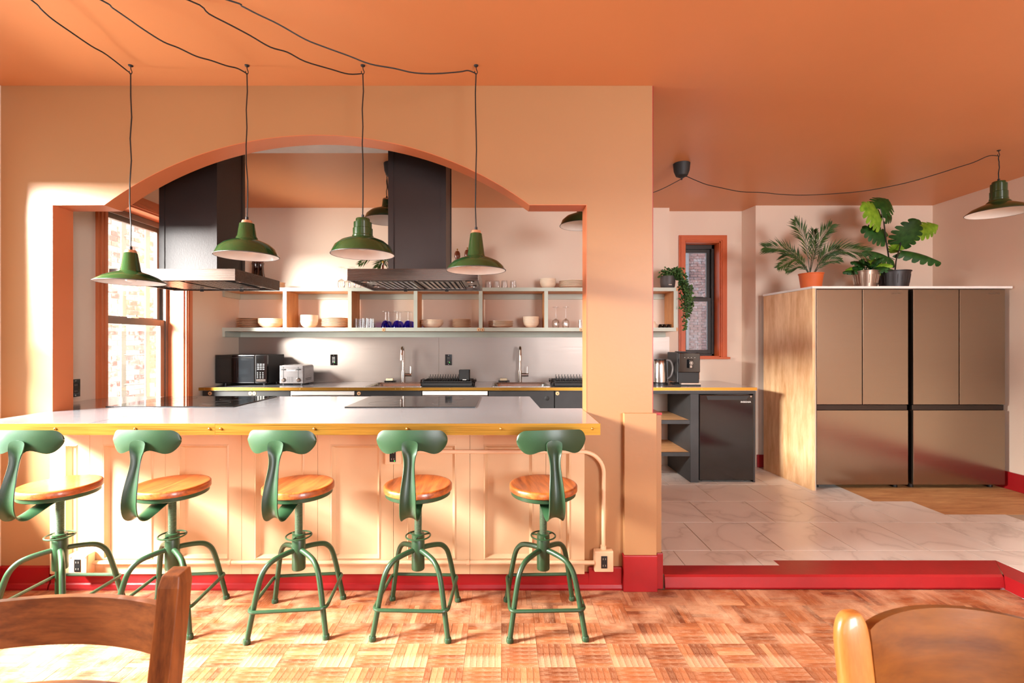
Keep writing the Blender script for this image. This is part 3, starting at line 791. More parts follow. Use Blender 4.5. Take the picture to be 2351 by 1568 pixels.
# ------------------------------------------------------------------ back counter
ZK, YK = .965, 4.44
kc = thing('back_counter', 'grey steel worktop with a brass edge along the kitchen back wall', 'counter', (-.3, 4.8, ZK - .03))
S1 = (-1.30, -.77, 4.52, 4.97); S2 = (-.09, .445, 4.52, 4.97)
g = G(); x = XL
def slab(a, b, c, d): g.box(a, b, c, d, ZK - .03, ZK)
for s in (S1, S2):
    slab(x, s[0], YK, YB - .002); slab(s[0], s[1], YK, s[2]); slab(s[0], s[1], s[3], YB - .002); x = s[1]
slab(x, 1.776, YK, YB - .002); slab(1.776, 2.353, YK, 5.248)
g.build('steel_top', 'countersteel', kc, smooth=0)
xs = [XL, -.96, .55, 2.353]
for a, b in zip(xs, xs[1:]): G().box(a + .0004, b - .0004, YK - .0045, YK - .0005, ZK - .028, ZK - .0003).build('brass_edge', 'brass', kc, smooth=0)
for px in (470, 579, 690, 800, 908, 922, 1033, 1144, 1255, 1494, 1611):
    G().lathe([(.005, 0), (.004, -.003), (0, -.0045)], (X(px, YK), YK - .0045, ZK - .014), 8, 'y').build('screw', 'brassknob', kc)
def sink(s, label, grp):
    x0, x1, y0, y1 = s; t = thing('sink', label, 'sink', ((x0 + x1) / 2, (y0 + y1) / 2, ZK - .17), grp)
    g = G(); n = 6; r = .06
    def loop(e, z, rr):
        pts = []
        for cx, cy, a in ((x1 - e - rr, y1 - e - rr, 0), (x0 + e + rr, y1 - e - rr, 90), (x0 + e + rr, y0 + e + rr, 180), (x1 - e - rr, y0 + e + rr, 270)):
            pts += [(px, py, z) for px, py in arc((cx, cy), rr, a, a + 90, n)]
        return pts
    L = [loop(-.018, ZK + .0008, .03), loop(-.018, ZK + .003, .03), loop(.004, ZK + .003, .05), loop(.012, ZK - .012, r), loop(.02, ZK - .15, r), loop(.06, ZK - .165, .04)]
    k = len(L[0]); g.v = [p for l in L for p in l]
    g.f = [(q * k + i, q * k + (i + 1) % k, q * k + k + (i + 1) % k, q * k + k + i) for q in range(len(L) - 1) for i in range(k)]
    g.f.append(tuple((len(L) - 1) * k + i for i in range(k)))
    g.build('basin', 'steel', t)
    G().lathe([(.04, .002), (.035, .004), (.02, .002), (0, .002)], ((x0 + x1) / 2, (y0 + y1) / 2, ZK - .166), 20).build('drain', 'chrome', t)
sink(S1, 'steel sink in the back counter nearer the toaster', 'sinks in the back counter')
sink(S2, 'steel sink in the back counter nearer the kettle', 'sinks in the back counter')
def faucet(x, label):
    y = 5.035; t = thing('faucet', label, 'faucet', (x, y, ZK))
    G().lathe([(.024, 0), (.024, .004), (.021, .006), (.021, .125), (.0, .126)], (x, y, ZK), 20).build('body', 'chrome', t)
    z = ZK + .12; top = 1.295; R = .038
    pts = [(x, y, z), (x, y, top)] + [(x, y - R + R * math.cos(a), top + R * math.sin(a)) for a in [PI * k / 10 for k in range(1, 11)]]
    pts += [(x, y - 2 * R - .012, top - .05)]
    G().tube(pts, .0125, 12).build('spout', 'chrome', t)
    G().tube([(x, y - 2 * R - .012, top - .045), (x, y - 2 * R - .018, top - .098)], .0145, 12).build('spray_head', 'chrome', t)
    G().cyl((x + .018, y, ZK + .078), .017, .07, 14, 'x').build('valve', 'chrome', t)
    G().tube([(x + .076, y, ZK + .09), (x + .076, y + .006, ZK + .165)], .004, 8).build('lever', 'chrome', t)
faucet(X(926, 5.035), 'brushed nickel faucet at the sink nearer the toaster')
faucet(X(1194, 5.035), 'brushed nickel faucet at the sink nearer the kettle')
def soap(x, label, l2):
    y = 5.035; t = thing('soap_dish', label, 'soap dish', (x, y, ZK))
    G().box(x - .058, x + .058, y - .04, y + .04, ZK + .012, ZK + .017).build('tray', 'blackplastic', t, bevel=.002)
    g = G()
    for k in range(7): g.box(x - .054 + k * .017, x - .046 + k * .017, y - .036, y + .036, ZK + .0003, ZK + .013)
    g.build('ribs', 'blackplastic', t, smooth=0)
    tag(G().box(x - .042, x + .034, y - .025, y + .022, ZK + .0175, ZK + .042).build('soap_bar', 'soapc', bevel=.008, seg=3), l2, 'soap')
soap(X(896, 5.035), 'black ribbed soap dish between toaster and faucet', 'cream soap bar on the dish nearer the toaster')
soap(X(1157, 5.035), 'black ribbed soap dish between the dish rack with cutlery cup and a faucet', 'cream soap bar on the dish nearer the kettle')
def rack(x0, x1, label, cup):
    y0, y1 = 4.50, 4.86; t = thing('dish_rack', label, 'dish rack', ((x0 + x1) / 2, 4.68, ZK))
    g = G().box(x0, x1, y0, y1, ZK + .004, ZK + .012).box(x0, x1, y0, y0 + .008, ZK + .008, ZK + .035).box(x0, x1, y1 - .008, y1, ZK + .008, ZK + .04).box(x0, x0 + .008, y0, y1, ZK + .008, ZK + .038).box(x1 - .008, x1, y0, y1, ZK + .008, ZK + .038)
    g.build('drip_tray', 'blackmatte', t, smooth=0)
    g = G().box(x0 + .02, x1 - .02, y0 + .02, y0 + .032, ZK + .04, ZK + .05).box(x0 + .02, x1 - .02, y1 - .03, y1 - .018, ZK + .045, ZK + .055)
    for k in range(18): 
        xx = x0 + .035 + k * (x1 - x0 - .07) / 17; g.box(xx - .003, xx + .003, y0 + .03, y1 - .03, ZK + .04, ZK + .046)
    for sx in (x0 + .012, x1 - .024): g.box(sx, sx + .012, y0 + .02, y1 - .018, ZK + .036, ZK + .056)
    g.build('grid', 'blackmatte', t, smooth=0)
    for yy, h in ((y1 - .09, .1), (y1 - .17, .085)):
        n = 14
        for k in range(n):
            xx = x0 + .05 + k * (x1 - x0 - (.16 if cup else .1)) / (n - 1)
            G().tube([(xx, yy, ZK + .043), (xx, yy, ZK + h)], .0035, 6).build('peg', 'blackplastic', t)
    for sx in (x0 - .012, x1 + .012): G().tube([(sx, y0 + .08, ZK + .03), (sx, y0 + .1, ZK + .055), (sx, y1 - .1, ZK + .055), (sx, y1 - .08, ZK + .03)], .008, 8).build('grip', 'blackplastic', t)
    if cup:
        a, b, c, d = x1 - .135, x1 - .035, y0 + .06, y0 + .15; z0, z1 = ZK + .058, ZK + .155
        g = G(); g.box(a, b, c, c + .004, z0, z1).box(a, b, d - .004, d, z0, z1).box(a, a + .004, c, d, z0, z1).box(b - .004, b, c, d, z0, z1).box(a, b, c, d, z0, z0 + .004)
        tag(g.build('cutlery_cup', 'blackmatte', smooth=0), 'empty black cutlery cup standing in the dish rack', 'cup')
        G().box(a + .035, a + .07, c - .002, c - .0005, z0 + .002, z0 + .008).build('label_strip', 'ink', t, smooth=0)
rack(X(968, 4.55), X(1086, 4.55), 'black dish rack between the sinks with a cutlery cup in it', True)
rack(.475, .96, 'black dish rack partly hidden behind the wall beside the sink', False)

# backsplash sheets and sockets
bs = S(thing('trim_4', 'brushed steel backsplash behind the back counter', None, (0, YB, ZK)))
for a, b in ((XL + .001, -.686), (-.683, 1.42), (1.423, 1.774)):
    G().box(a, b, YB - .005, YB - .0005, ZK + .001, 1.444).build('steel_sheet', 'splash', bs, smooth=0)
def outlet(x, y, z, label, axis='y', led=True):
    t = thing('wall_socket', label, 'socket', (x, y, z))
    def bx(g, a, b, d0, d1, c, d): return g.box(x + a, x + b, y - d1, y - d0, z + c, z + d) if axis == 'y' else g.box(x + d0, x + d1, y + a, y + b, z + c, z + d)
    bx(G(), -.036, .036, 0, .006, -.058, .058).build('plate', 'blackgloss', t, bevel=.002)
    bx(G(), -.017, .017, .0062, .009, -.034, .034).build('receptacle', 'greycab', t, bevel=.001)
    g = G()
    for dz in (-.02, .02): bx(g, -.008, -.005, .009, .0095, dz - .005, dz + .005); bx(g, .005, .008, .009, .0095, dz - .005, dz + .005)
    g.build('slots', 'inkgrey', t, smooth=0)
    if led: bx(G(), .008, .014, .009, .011, -.031, -.025).build('indicator', 'led', t)
    for dz in (-.048, .048): bx(G(), -.003, .003, .006, .0075, dz - .003, dz + .003).build('screw', 'chrome', t)
outlet(X(767, YB), YB - .0055, P(0, 826, YB).z, 'black wall socket on the backsplash right of the toaster')
outlet(X(1030, YB), YB - .0055, P(0, 826, YB).z, 'black wall socket on the backsplash above the dish rack with cutlery cup')
ql = 2.82 * F / (VX - 171); outlet(XL + .001, ql, H - (891 - VY) / F * ql, 'black wall socket beside the tall window just above the bar', 'x', False)

# ------------------------------------------------------------------ units under the back counter
def plug(x, z, y, parent):
    G().lathe([(.0, -.004), (.016, -.004), (.018, -.002), (.018, 0), (0, 0)], (x, y, z), 18, 'y').build('round_lock', 'ply_end', parent)
    G().box(x - .004, x + .004, y - .0046, y - .0039, z - .007, z + .003).build('lock_slot', 'blackmatte', parent, smooth=0)
def unit(a, b, label, locks=(), holes=(), top=.031):
    t = thing('drawer_unit', label, 'cabinet', ((a + b) / 2, 4.75, ZT))
    G().box(a + .002, b - .002, 4.48, YB - .01, ZT + .1, ZK - top).build('carcass', 'blackmatte', t, smooth=0)
    G().box(a + .01, b - .01, 4.52, YB - .02, ZT + .0008, ZT + .1).build('plinth', 'blackmatte', t, smooth=0)
    z = ZK - .033
    for k, h in enumerate((.27, .27, .22)):
        d = G().box(a + .003, b - .003, 4.461, 4.479, z - h + .003, z).build('drawer_front', 'greycab', t, bevel=.0015)
        for px in holes: G().lathe([(0, -.0008), (.02, -.0008), (.022, .0006), (0, .0006)], (X(px, 4.46), 4.4602, z - .07), 20, 'y').build('finger_hole', 'blackmatte', d)
        if k == 0:
            for px in locks: plug(X(px, 4.46), z - .024, 4.461, t)
        z -= h
def dishwasher(a, b, label):
    t = thing('dishwasher', label, 'dishwasher', ((a + b) / 2, 4.75, ZT), 'dishwashers under the back counter')
    G().box(a + .004, b - .004, 4.49, YB - .02, ZT + .02, ZK - .034).build('tub', 'blackmatte', t, smooth=0)
    G().box(a + .004, b - .004, 4.458, 4.489, ZT + .1, ZK - .075).build('door', 'steel', t, bevel=.003)
    G().box(a + .004, b - .004, 4.455, 4.489, ZK - .072, ZK - .036).build('control_strip', 'white', t, bevel=.003)
    G().box(a + .01, b - .01, 4.51, 4.53, ZT + .0008, ZT + .1).build('kick_plate', 'blackmatte', t, smooth=0)
unit(-2.8, -1.982, 'charcoal drawer unit under the microwave', (482, 575, 584), (524, 618))
dishwasher(-1.980, -1.380, 'dishwasher with a white top strip beneath the counter nearer the toaster')
unit(-1.378, -.756, 'charcoal drawer unit under the sink nearer the toaster', (824,), (955,), .2)
dishwasher(-.754, -.140, 'dishwasher with a white top strip beneath the dish rack with cutlery cup')
unit(-.138, .478, 'charcoal drawer unit under the sink nearer the kettle', (), (1256,), .2)
unit(.480, .93, 'charcoal drawer unit partly hidden behind the arch wall', (1280,), ())
# open shelf bay and mini fridge at the right end
ob = thing('open_shelf_unit', 'black open unit with two wooden shelves beside the mini fridge', 'shelf', (1.35, 4.8, ZT))
for a, b in ((.932, .952), (1.745, 1.822)):
    G().box(a, b, 4.46, 5.08, ZT + .0005, ZK - .062).build('side_panel', 'greycab', ob, bevel=.002)
G().box(.932, 2.35, 4.456, 4.5, ZK - .061, ZK - .031).build('front_rail', 'greycab', ob, bevel=.001)
for py in (965, 1039):
    z = P(0, py, 4.47).z
    G().box(.953, 1.744, 4.49, 5.07, z - .03, z).build('shelf_board', 'shelfwoodx', ob, smooth=0)
    G().box(.953, 1.744, 4.468, 4.4895, z - .034, z + .001).build('shelf_edge', 'greycab', ob, smooth=0)
G().box(2.335, 2.352, 4.47, 5.08, ZT + .0005, ZK - .062).build('side_panel', 'greycab', ob, bevel=.002)
mf = thing('mini_fridge', 'small black under-counter fridge at the end of the back counter', 'fridge', (2.08, 4.75, ZT))
fz1 = ZK - .067
G().box(1.826, 2.332, 4.52, 5.05, ZT + .02, fz1).build('cabinet_body', 'blackmatte', mf, bevel=.004)
d = G().box(1.828, 2.330, 4.458, 4.516, ZT + .022, fz1 - .004).build('door', 'blackgloss', mf, bevel=.006)
G().prism([(1.89, fz1 - .012), (2.29, fz1 - .012), (2.26, fz1 - .05), (1.905, fz1 - .05)], 'y', 4.4545, 4.4578).build('door_grip', 'blackmatte', d, smooth=0)
G().lathe([(0, -.004), (.008, -.004), (.008, 0)], (2.305, 4.4575, fz1 - .018), 12, 'y').build('hinge_cap', 'chrome', d)
lettering('INSIGNIA', .023, 'ink', d, (2.258, 4.4572, P(0, 923, 4.457).z))
for x in (1.87, 2.29): G().cyl((x, 4.54, ZT + .0003), .016, .02, 12).build('foot', 'blackplastic', mf)

# ------------------------------------------------------------------ wall shelf
ws = thing('wall_shelf', 'long pale sage open wall shelf with wooden dividers', 'shelf', (-.5, YB, 1.44))
ys0, ys1 = 4.81, YB - .001; xe = 1.758
zt0, zt1, zb0_, zb1_ = 1.898, 1.934, 1.495, 1.532
for z0, z1 in ((zt0, zt1), (zb0_, zb1_)):
    G().box(XL + .001, xe, ys0 + .003, ys1, z0 + .001, z1 - .001).build('board', 'shelfwoodx', ws, smooth=0)
    G().box(XL + .001, xe - .02, ys0 - .001, ys0 + .0028, z0, z1).build('edge_strip', 'sage', ws, smooth=0)
    G().box(XL + .028, xe - .03, ys1 - .022, ys1, z0 - .056, z0 - .0005).build('wall_cleat', 'sage', ws, smooth=0)
    G().box(XL + .001, XL + .026, ys0 + .004, ys1, z0 - .056, z0 - .0005).build('end_cleat', 'sage', ws, smooth=0)
for px in (653.7, 803, 954, 1103.7, 1254, 1402, 1551):
    x = X(px, ys0)
    G().box(x - .017, x + .017, ys0 + .003, ys1 - .024, zb1_ + .0002, zt0 - .0002).build('divider', 'shelfwood', ws, smooth=0)
    G().box(x - .0185, x + .0185, ys0 - .0012, ys0 + .0028, zb1_ + .0002, zt0 - .0002).build('divider_edge', 'sage', ws, smooth=0)
for px in (649, 658, 881, 1099, 1108, 1334): plug(X(px, ys0), P(0, 757, ys0).z, ys0 - .001, ws)

# ------------------------------------------------------------------ crockery, each piece one object
def rd(prof, inner): return prof + inner[::-1]
plate_p = [(0, 0), (.5, 0), (.52, .02), (.86, .10), (1, .145), (1, .165), (.86, .125), (.5, .045), (0, .045)]
bowl_p = [(0, 0), (.42, 0), (.46, .02), (.72, .16), (.92, .42), (.965, .62), (.995, .66), (1, .70), (.985, .74), (.9, .46), (.68, .2), (.4, .06), (0, .05)]
low_p = [(0, 0), (.55, 0), (.6, .02), (.88, .22), (.95, .34), (.99, .37), (1, .405), (.985, .43), (.87, .26), (.56, .06), (0, .05)]
cache = {}
ORD = ['lowest', 'second up', 'third up', 'fourth up', 'fifth up', 'sixth up', 'seventh up', 'eighth up']
NTH = ['first', 'second', 'third', 'fourth', 'fifth']
def dish(kind, prof, r, mat):
    k = (kind, r, mat)
    if k not in cache:
        g = G().lathe([(a * r, b * r) for a, b in prof], seg=36); me = g.mesh(kind); me.materials.append(M[mat]); cache[k] = me
    return cache[k]
def stack(kind, prof, px, Y, z, r, n, dz, mat, label, cat, grp, dx=0):
    x = X(px, Y)
    for k in range(n):
        o = bpy.data.objects.new(kind, dish(kind, prof, r, mat)); C.objects.link(o)
        o.location = (x + random.uniform(-.002, .002), Y + random.uniform(-.002, .002), z + .0006 + k * dz)
        o.rotation_euler = (0, 0, random.uniform(0, 6)); tag(o, (ORD[k] if k < n - 1 else 'topmost') + ' ' + label, cat, grp)
zl_, zu_ = zb1_, zt1
Y0 = 4.95
stack('plate', plate_p, 571, 4.97, zl_, .113, 6, .0165, 'porcelain2', 'tan plate of the stack at the walled end of the lower shelf', 'plate', 'plates at the walled end of the shelf')
stack('serving_bowl', low_p, 622, 4.93, zl_, .122, 5, .0105, 'porcelain', 'low cream bowl of the stack beside tan plates in the end bay', 'bowl', 'low bowls in the end bay')
stack('bowl', bowl_p, 710, Y0, zl_, .086, 9, .0085, 'porcelain', 'cream bowl in the tall stack beside the dinner plates', 'bowl', 'tall stack of cream bowls')
stack('plate', plate_p, 770, Y0, zl_, .136, 8, .0115, 'porcelain', 'cream dinner plate of the stack beside the tall bowl stack', 'plate', 'cream dinner plates')
stack('serving_bowl', low_p, 992, 4.97, zl_, .116, 4, .0115, 'porcelain', 'low cream bowl of the stack beside the blue goblets', 'bowl', 'low bowls beside the blue goblets')
stack('plate', plate_p, 1060, 4.97, zl_, .096, 7, .0125, 'porcelain2', 'small tan plate of the stack beside four low bowls', 'plate', 'small tan plates')
stack('plate', plate_p, 1150, Y0, zl_, .128, 5, .0125, 'porcelain', 'cream plate of the stack beside six round bowls', 'plate', 'plates beside the round bowls')
stack('bowl', bowl_p, 1219, Y0, zl_, .083, 6, .011, 'porcelain', 'round cream bowl of the stack nearest two wine glasses', 'bowl', 'round bowls by the wine glasses')
stack('plate', plate_p, 641, 4.95, zu_, .06, 6, .011, 'porcelain2', 'small tan saucer stacked atop the shelf behind the hood', 'plate', 'saucers on top of the shelf')
stack('bowl', bowl_p, 1258, Y0, zu_, .082, 5, .011, 'porcelain', 'cream bowl stacked atop the shelf beside a pile of plates', 'bowl', 'bowls on top of the shelf')
stack('plate', plate_p, 1314, Y0, zu_, .138, 6, .0115, 'porcelain', 'cream plate stacked atop the shelf beside the arch jamb', 'plate', 'plates on top of the shelf')
tumb_p = [(0, 0), (.8, 0), (.8, .05), (1, 2.0), (1, 2.05), (.94, 2.05), (.75, .2), (0, .2)]
def tumbler(px, Y, z, label, grp, r=.034, h=.08):
    pr = [(a * r, (2.05 - b) / 2.05 * h) for a, b in tumb_p]      # stands upside down
    o = bpy.data.objects.new('tumbler', dish('tumbler', pr and [(a / r, b / r) for a, b in pr], r, 'glass')); C.objects.link(o)
    o.location = (X(px, Y), Y, z + .0006); tag(o, label, 'glass', grp)
for i, px in enumerate((818, 827, 836, 845, 854)):
    for Y in (4.88, 4.99): tumbler(px + (3 if Y > 4.9 else 0), Y, zl_, NTH[i] + (' clear tumbler from the divider, shelf-edge row beside blue goblets' if Y < 4.9 else ' clear tumbler from the divider, wall-side row beside blue goblets'), 'tumblers beside the blue goblets', .026, .095)
for i, px in enumerate((1093, 1121, 1140, 1158, 1178)): tumbler(px, 4.9, zu_, NTH[i] + ' clear tumbler from the hood, upside down atop the shelf', 'tumblers on top of the shelf', .036)
def stemware(px, Y, z, label, grp, r=.036, h=.2, bowl='glass', hb=.45):
    t = thing('stem_glass', label, 'glass', (X(px, Y), Y, z + .0005), grp)
    key = ('stem', r, h, bowl)
    if key not in cache:
        bp = [(.82, 0), (1, .45), (.85, .8)] if bowl == 'glass' else [(1, 0), (.93, .28), (.8, .6), (.55, .88)]
        b = G().lathe([(r * a, h * hb * c) for a, c in bp] + [(.006, h * hb), (.006, h * hb - .004)] + [(r * a - .002, h * hb * c * .96) for a, c in bp[::-1]], seg=24).mesh('goblet_bowl')
        b.materials.append(M[bowl])
        s = G().lathe([(.0055, h * hb), (.004, h * hb + .02), (.007, h * .62), (.004, h * .68), (.0065, h * .74), (.004, h * .8), (.005, h * .95), (r * .85, h - .003), (r * .85, h), (0, h)], seg=20).mesh('stem')
        s.materials.append(M['glass']); cache[key] = (b, s)
    for nm, me in zip(('glass_bowl', 'stem'), cache[key]):
        o = bpy.data.objects.new(nm, me); C.objects.link(o); o.parent = t
for i, px in enumerate((885.5, 911.5, 937)):
    stemware(px, 4.87, zl_, NTH[i] + ' cobalt blue goblet from the tumblers in the shelf-edge row', 'blue goblets on the lower shelf', .048, .165, 'blueglass', .45)
    stemware(px + 7, 5.0, zl_, NTH[i] + ' cobalt blue goblet from the tumblers in the wall-side row', 'blue goblets on the lower shelf', .048, .165, 'blueglass', .45)
for i, px in enumerate((1276, 1299)): stemware(px, 4.93, zl_, ('clear wine glass nearer the stack of round bowls', 'clear wine glass nearer the lone tumbler on the lower shelf')[i], 'wine glasses on the lower shelf', .04, .215)
for i, (px, Y) in enumerate(((784, 4.88), (797, 4.97), (808, 4.88), (820, 4.97))): stemware(px, Y, zu_, ('fourth', 'third', 'second', 'first')[i] + ' wine glass from the open-baffle hood, upside down atop the shelf', 'wine glasses on top of the shelf', .04, .215)
tumbler(1334, 4.93, zl_, 'clear tumbler beside the two wine glasses at the arch jamb', None, .034)
# cups at the far end of the lower shelf
def cup(px, Y, r, h, mat, label, grp=None, name='cup'):
    t = thing(name, label, 'cup', (X(px, Y), Y, zl_ + .0005), grp)
    o = G().lathe([(r, 0), (r * .95, h * .4), (r * .6, h * .85), (r * .5, h), (0, h), ], seg=24).build('cup_body', mat, t, local=True)
    ring = [(r * .75 + .016 * math.cos(a) + .006, 0, h * .45 + .016 * math.sin(a)) for a in [2 * PI * k / 12 for k in range(12)]]
    G().tube(ring, .004, 6, True).build('handle', mat, t, local=True)
cup(1498, 4.9, .048, .065, 'porcelain', 'white teacup turned upside down near the coffee machine shelf end')
for i, px in enumerate((1516, 1525, 1535)): cup(px, 4.88, .022, .036, 'blackgloss', NTH[i] + ' tiny black espresso cup from the white teacup', 'espresso cups', 'espresso_cup')

# on top of the shelf
for px in (586, 598):
    t = thing('glass_carafe', 'amber glass carafe nearer the ' + ('walled shelf end' if px == 586 else 'stack of saucers') + ' behind the hood', 'carafe', (X(px, 4.95), 4.95, zu_ + .0005), 'amber carafes behind the hood')
    G().lathe([(0, 0), (.05, 0), (.056, .02), (.052, .08), (.034, .17), (.03, .24), (.036, .27), (.033, .27), (.027, .24), (.03, .17), (.048, .08), (0, .01)], seg=24).build('carafe_body', 'amber', t, local=True)
    G().cyl((0, 0, .272), .03, .02, 16).build('stopper', 'millwood', t, local=True)
def mill(px, top, label):
    Y = 5.0; t = thing('pepper_mill', label, 'pepper mill', (X(px, Y), Y, zu_ + .0005), 'pepper mills')
    h = P(0, top, Y).z - zu_
    G().lathe([(0, 0), (.032, 0), (.034, .012), (.028, .05), (.022, h * .45), (.026, h * .62), (.02, h * .7), (.024, h * .735), (0, h * .735)], seg=24).build('mill_body', 'millwood', t, local=True)
    G().lathe([(0, h * .737), (.02, h * .74), (.031, h * .8), (.03, h * .88), (.02, h * .935), (0, h * .94)], seg=24).build('mill_head', 'millwood', t, local=True)
    G().lathe([(0, h * .94), (.004, h * .94), (.004, h * .965), (.008, h * .975), (.006, h), (0, h)], seg=12).build('mill_knob', 'brassknob', t, local=True)
mill(1050, 571, 'turned dark wood pepper mill beside the round board'); mill(1073, 568, 'turned dark wood pepper mill partly behind a green pendant shade')
bd = thing('round_board', 'round brown wooden serving board leaning behind the pepper mills', 'board', (X(1022, 5.06), 5.06, zu_ + .0005))
bo = G().lathe([(0, -.009), (.148, -.009), (.152, 0), (.148, .009), (0, .009)], (0, 0, .152), 40, 'y').build('board_disc', 'millwood', bd, local=True)
bo.rotation_euler = (-.12, 0, 0)

# ------------------------------------------------------------------ appliances on the back counter
mw = thing('microwave', 'black microwave oven in the corner of the back counter', 'microwave', (-2.55, 4.85, ZK))
x0, x1, y0, y1, z0, z1 = -2.80, -2.297, 4.66, 5.03, ZK + .018, 1.262
G().box(x0 + .003, x1, y0 + .035, y1, z0, z1 - .002).build('casing', 'blackmatte', mw, bevel=.004)
d = G().box(x0, x1 - .117, y0, y0 + .034, z0 + .002, z1).build('door', 'blackgloss', mw, bevel=.008, seg=3)
G().box(x0 + .055, x1 - .155, y0 - .0012, y0 + .001, z0 + .06, z1 - .055).build('door_window', 'darkglass', d, smooth=0)
G().tube(smoothpts([(x0 + .03, y0 - .004, z1 - .034), ((x0 + x1) / 2 - .06, y0 - .005, z1 - .026), (x1 - .13, y0 - .004, z1 - .028)]), .0025, 6).build('door_trim', 'lamprim', d)
cp = G().box(x1 - .116, x1, y0 + .001, y0 + .034, z0 + .002, z1).build('control_panel', 'blackgloss', mw, bevel=.006, seg=3)
G().box(x1 - .1, x1 - .018, y0 - .0005, y0 + .001, z1 - .072, z1 - .038).build('display', 'darkglass', cp, smooth=0)
for r in range(9):
    for k in range(3):
        if r == 4: continue
        xx = x1 - .094 + k * .026; zz = z1 - .088 - r * .0165
        w_ = .016 if r < 4 else .006
        G().box(xx, xx + w_, y0 - .0006, y0 + .0008, zz - .006, zz).build('key', 'ink', cp, smooth=0)
G().box(x1 - .104, x1 - .012, y0 - .001, y0 + .001, z0 + .018, z0 + .04).build('door_button', 'fridge_dark', cp, bevel=.001)
for xx in (x0 + .06, x1 - .06):
    for yy in (y0 + .07, y1 - .05): G().cyl((xx, yy, ZK + .0004), .014, .018, 10).build('foot', 'blackplastic', mw)

to = thing('toaster', 'brushed steel four slot toaster beside the microwave', 'toaster', (-2.08, 4.83, ZK))
x0, x1, y0, y1, z0, z1 = -2.196, -1.957, 4.70, 4.95, ZK + .014, 1.160
pr = [(x0, z0), (x1, z0)] + arc((x1 - .03, z1 - .03), .03, 0, 90, 6) + arc((x0 + .03, z1 - .03), .03, 90, 180, 6)
G().prism(pr, 'y', y0 + .012, y1).build('shell', 'toastersteel', to)
fp = G().box(x0 + .004, x1 - .004, y0, y0 + .012, z0, z1 - .004).build('front_panel', 'toastersteel', to, bevel=.006, seg=3)
for cx in (x0 + .07, x1 - .07):
    for s in (-.028, .028): G().box(cx + s - .012, cx + s + .012, y0 + .04, y1 - .03, z1 - .004, z1 + .001).build('slot', 'blackmatte', to, smooth=0)
for cx in (x0 + .042, x1 - .052):
    G().box(cx - .003, cx + .003, y0 - .0008, y0 + .001, z0 + .06, z1 - .018).build('lever_track', 'blackmatte', fp, smooth=0)
    G().box(cx - .018, cx + .018, y0 - .012, y0 - .001, z1 - .045, z1 - .036).build('lever', 'blackplastic', fp, bevel=.003)
    G().lathe([(0, -.016), (.014, -.016), (.017, -.010), (.022, -.002), (.023, 0)], (cx, y0 - .0002, z0 + .036), 24, 'y').build('dial', 'chrome', fp)
for cx in (x0 + .085, x0 + .1, x0 + .118, x0 + .133):
    for k in range(5): G().box(cx - .003, cx + .003, y0 - .001, y0 + .001, z0 + .014 + k * .011, z0 + .02 + k * .011).build('button', 'blackplastic', fp, smooth=0)
lettering('Cuisinart', .024, 'ink', fp, ((x0 + x1) / 2 - .006, y0 - .0008, z1 - .05))
for k in range(2): G().box(x1 - .0005, x1 + .001, y0 + .05, y1 - .06, z0 + .03 + k * .014, z0 + .036 + k * .014).build('vent', 'blackmatte', to, smooth=0)
for xx in (x0 + .03, x1 - .03):
    for yy in (y0 + .03, y1 - .03): G().cyl((xx, yy, ZK + .0004), .01, .014, 10).build('foot', 'blackplastic', to)

kx, ky = X(1515, 4.75), 4.75
ke = thing('kettle', 'polished steel electric kettle with a grey handle', 'kettle', (kx, ky, ZK))
G().lathe([(0, .0005), (.075, .0005), (.076, .018), (.06, .024), (0, .024)], (kx, ky, ZK), 28).build('base', 'blackplastic', ke)
G().lathe([(0, .026), (.068, .026), (.0675, .1), (.064, .19), (.062, .235), (.058, .24), (0, .24)], (kx, ky, ZK), 36).build('jug', 'chrome', ke)
G().lathe([(0, .2405), (.057, .2405), (.054, .252), (.012, .256), (0, .258)], (kx, ky, ZK), 28).build('lid', 'blackplastic', ke)
G().tube(smoothpts([(kx + .058, ky, ZK + .24), (kx + .1, ky, ZK + .235), (kx + .125, ky, ZK + .19), (kx + .128, ky, ZK + .14), (kx + .105, ky, ZK + .085), (kx + .072, ky, ZK + .06)]), [.013] * 31, 10).build('handle', 'pewtergrey', ke)
G().box(kx + .055, kx + .078, ky - .012, ky + .012, ZK + .03, ZK + .235).build('water_gauge', 'blackplastic', ke, bevel=.004)

cm = thing('coffee_machine', 'compact black automatic coffee machine under the narrow window', 'coffee machine', (1.8, 4.75, ZK))
x0, x1, y0, y1, z0, z1 = 1.69, 1.905, 4.60, 4.93, ZK + .008, 1.285
G().box(x0, x1, y0 + .05, y1, z0 + .02, z1).build('housing', 'blackplastic', cm, bevel=.008, seg=3)
G().box(x0 + .004, x1 - .004, y0 + .02, y0 + .05, z0 + .12, z1 - .004).build('front_panel', 'blackgloss', cm, bevel=.006)
G().box(x0 + .012, x1 - .012, y0 + .04, y0 + .05, z0 + .02, z0 + .12).build('cup_bay', 'blackmatte', cm, smooth=0)
G().box(x0 + .02, x1 - .004, y0, y0 + .05, z0 + .004, z0 + .02).build('drip_tray', 'chrome', cm, bevel=.003)
G().box(x0 + .02, x1 - .004, y0 + .004, y1 - .02, z0 - .0075, z0 + .004).build('foot_plate', 'blackmatte', cm, smooth=0)
G().box(x1 - .0005, x1 + .006, y0 + .06, y1 - .03, z0 + .05, z1 - .03).build('side_trim', 'rustcap', cm, smooth=0)
cx = (x0 + x1) / 2 + .005
G().box(cx - .022, cx + .022, y0 - .012, y0 + .02, z1 - .15, z1 - .065).build('coffee_spout', 'blackgloss', cm, bevel=.006)
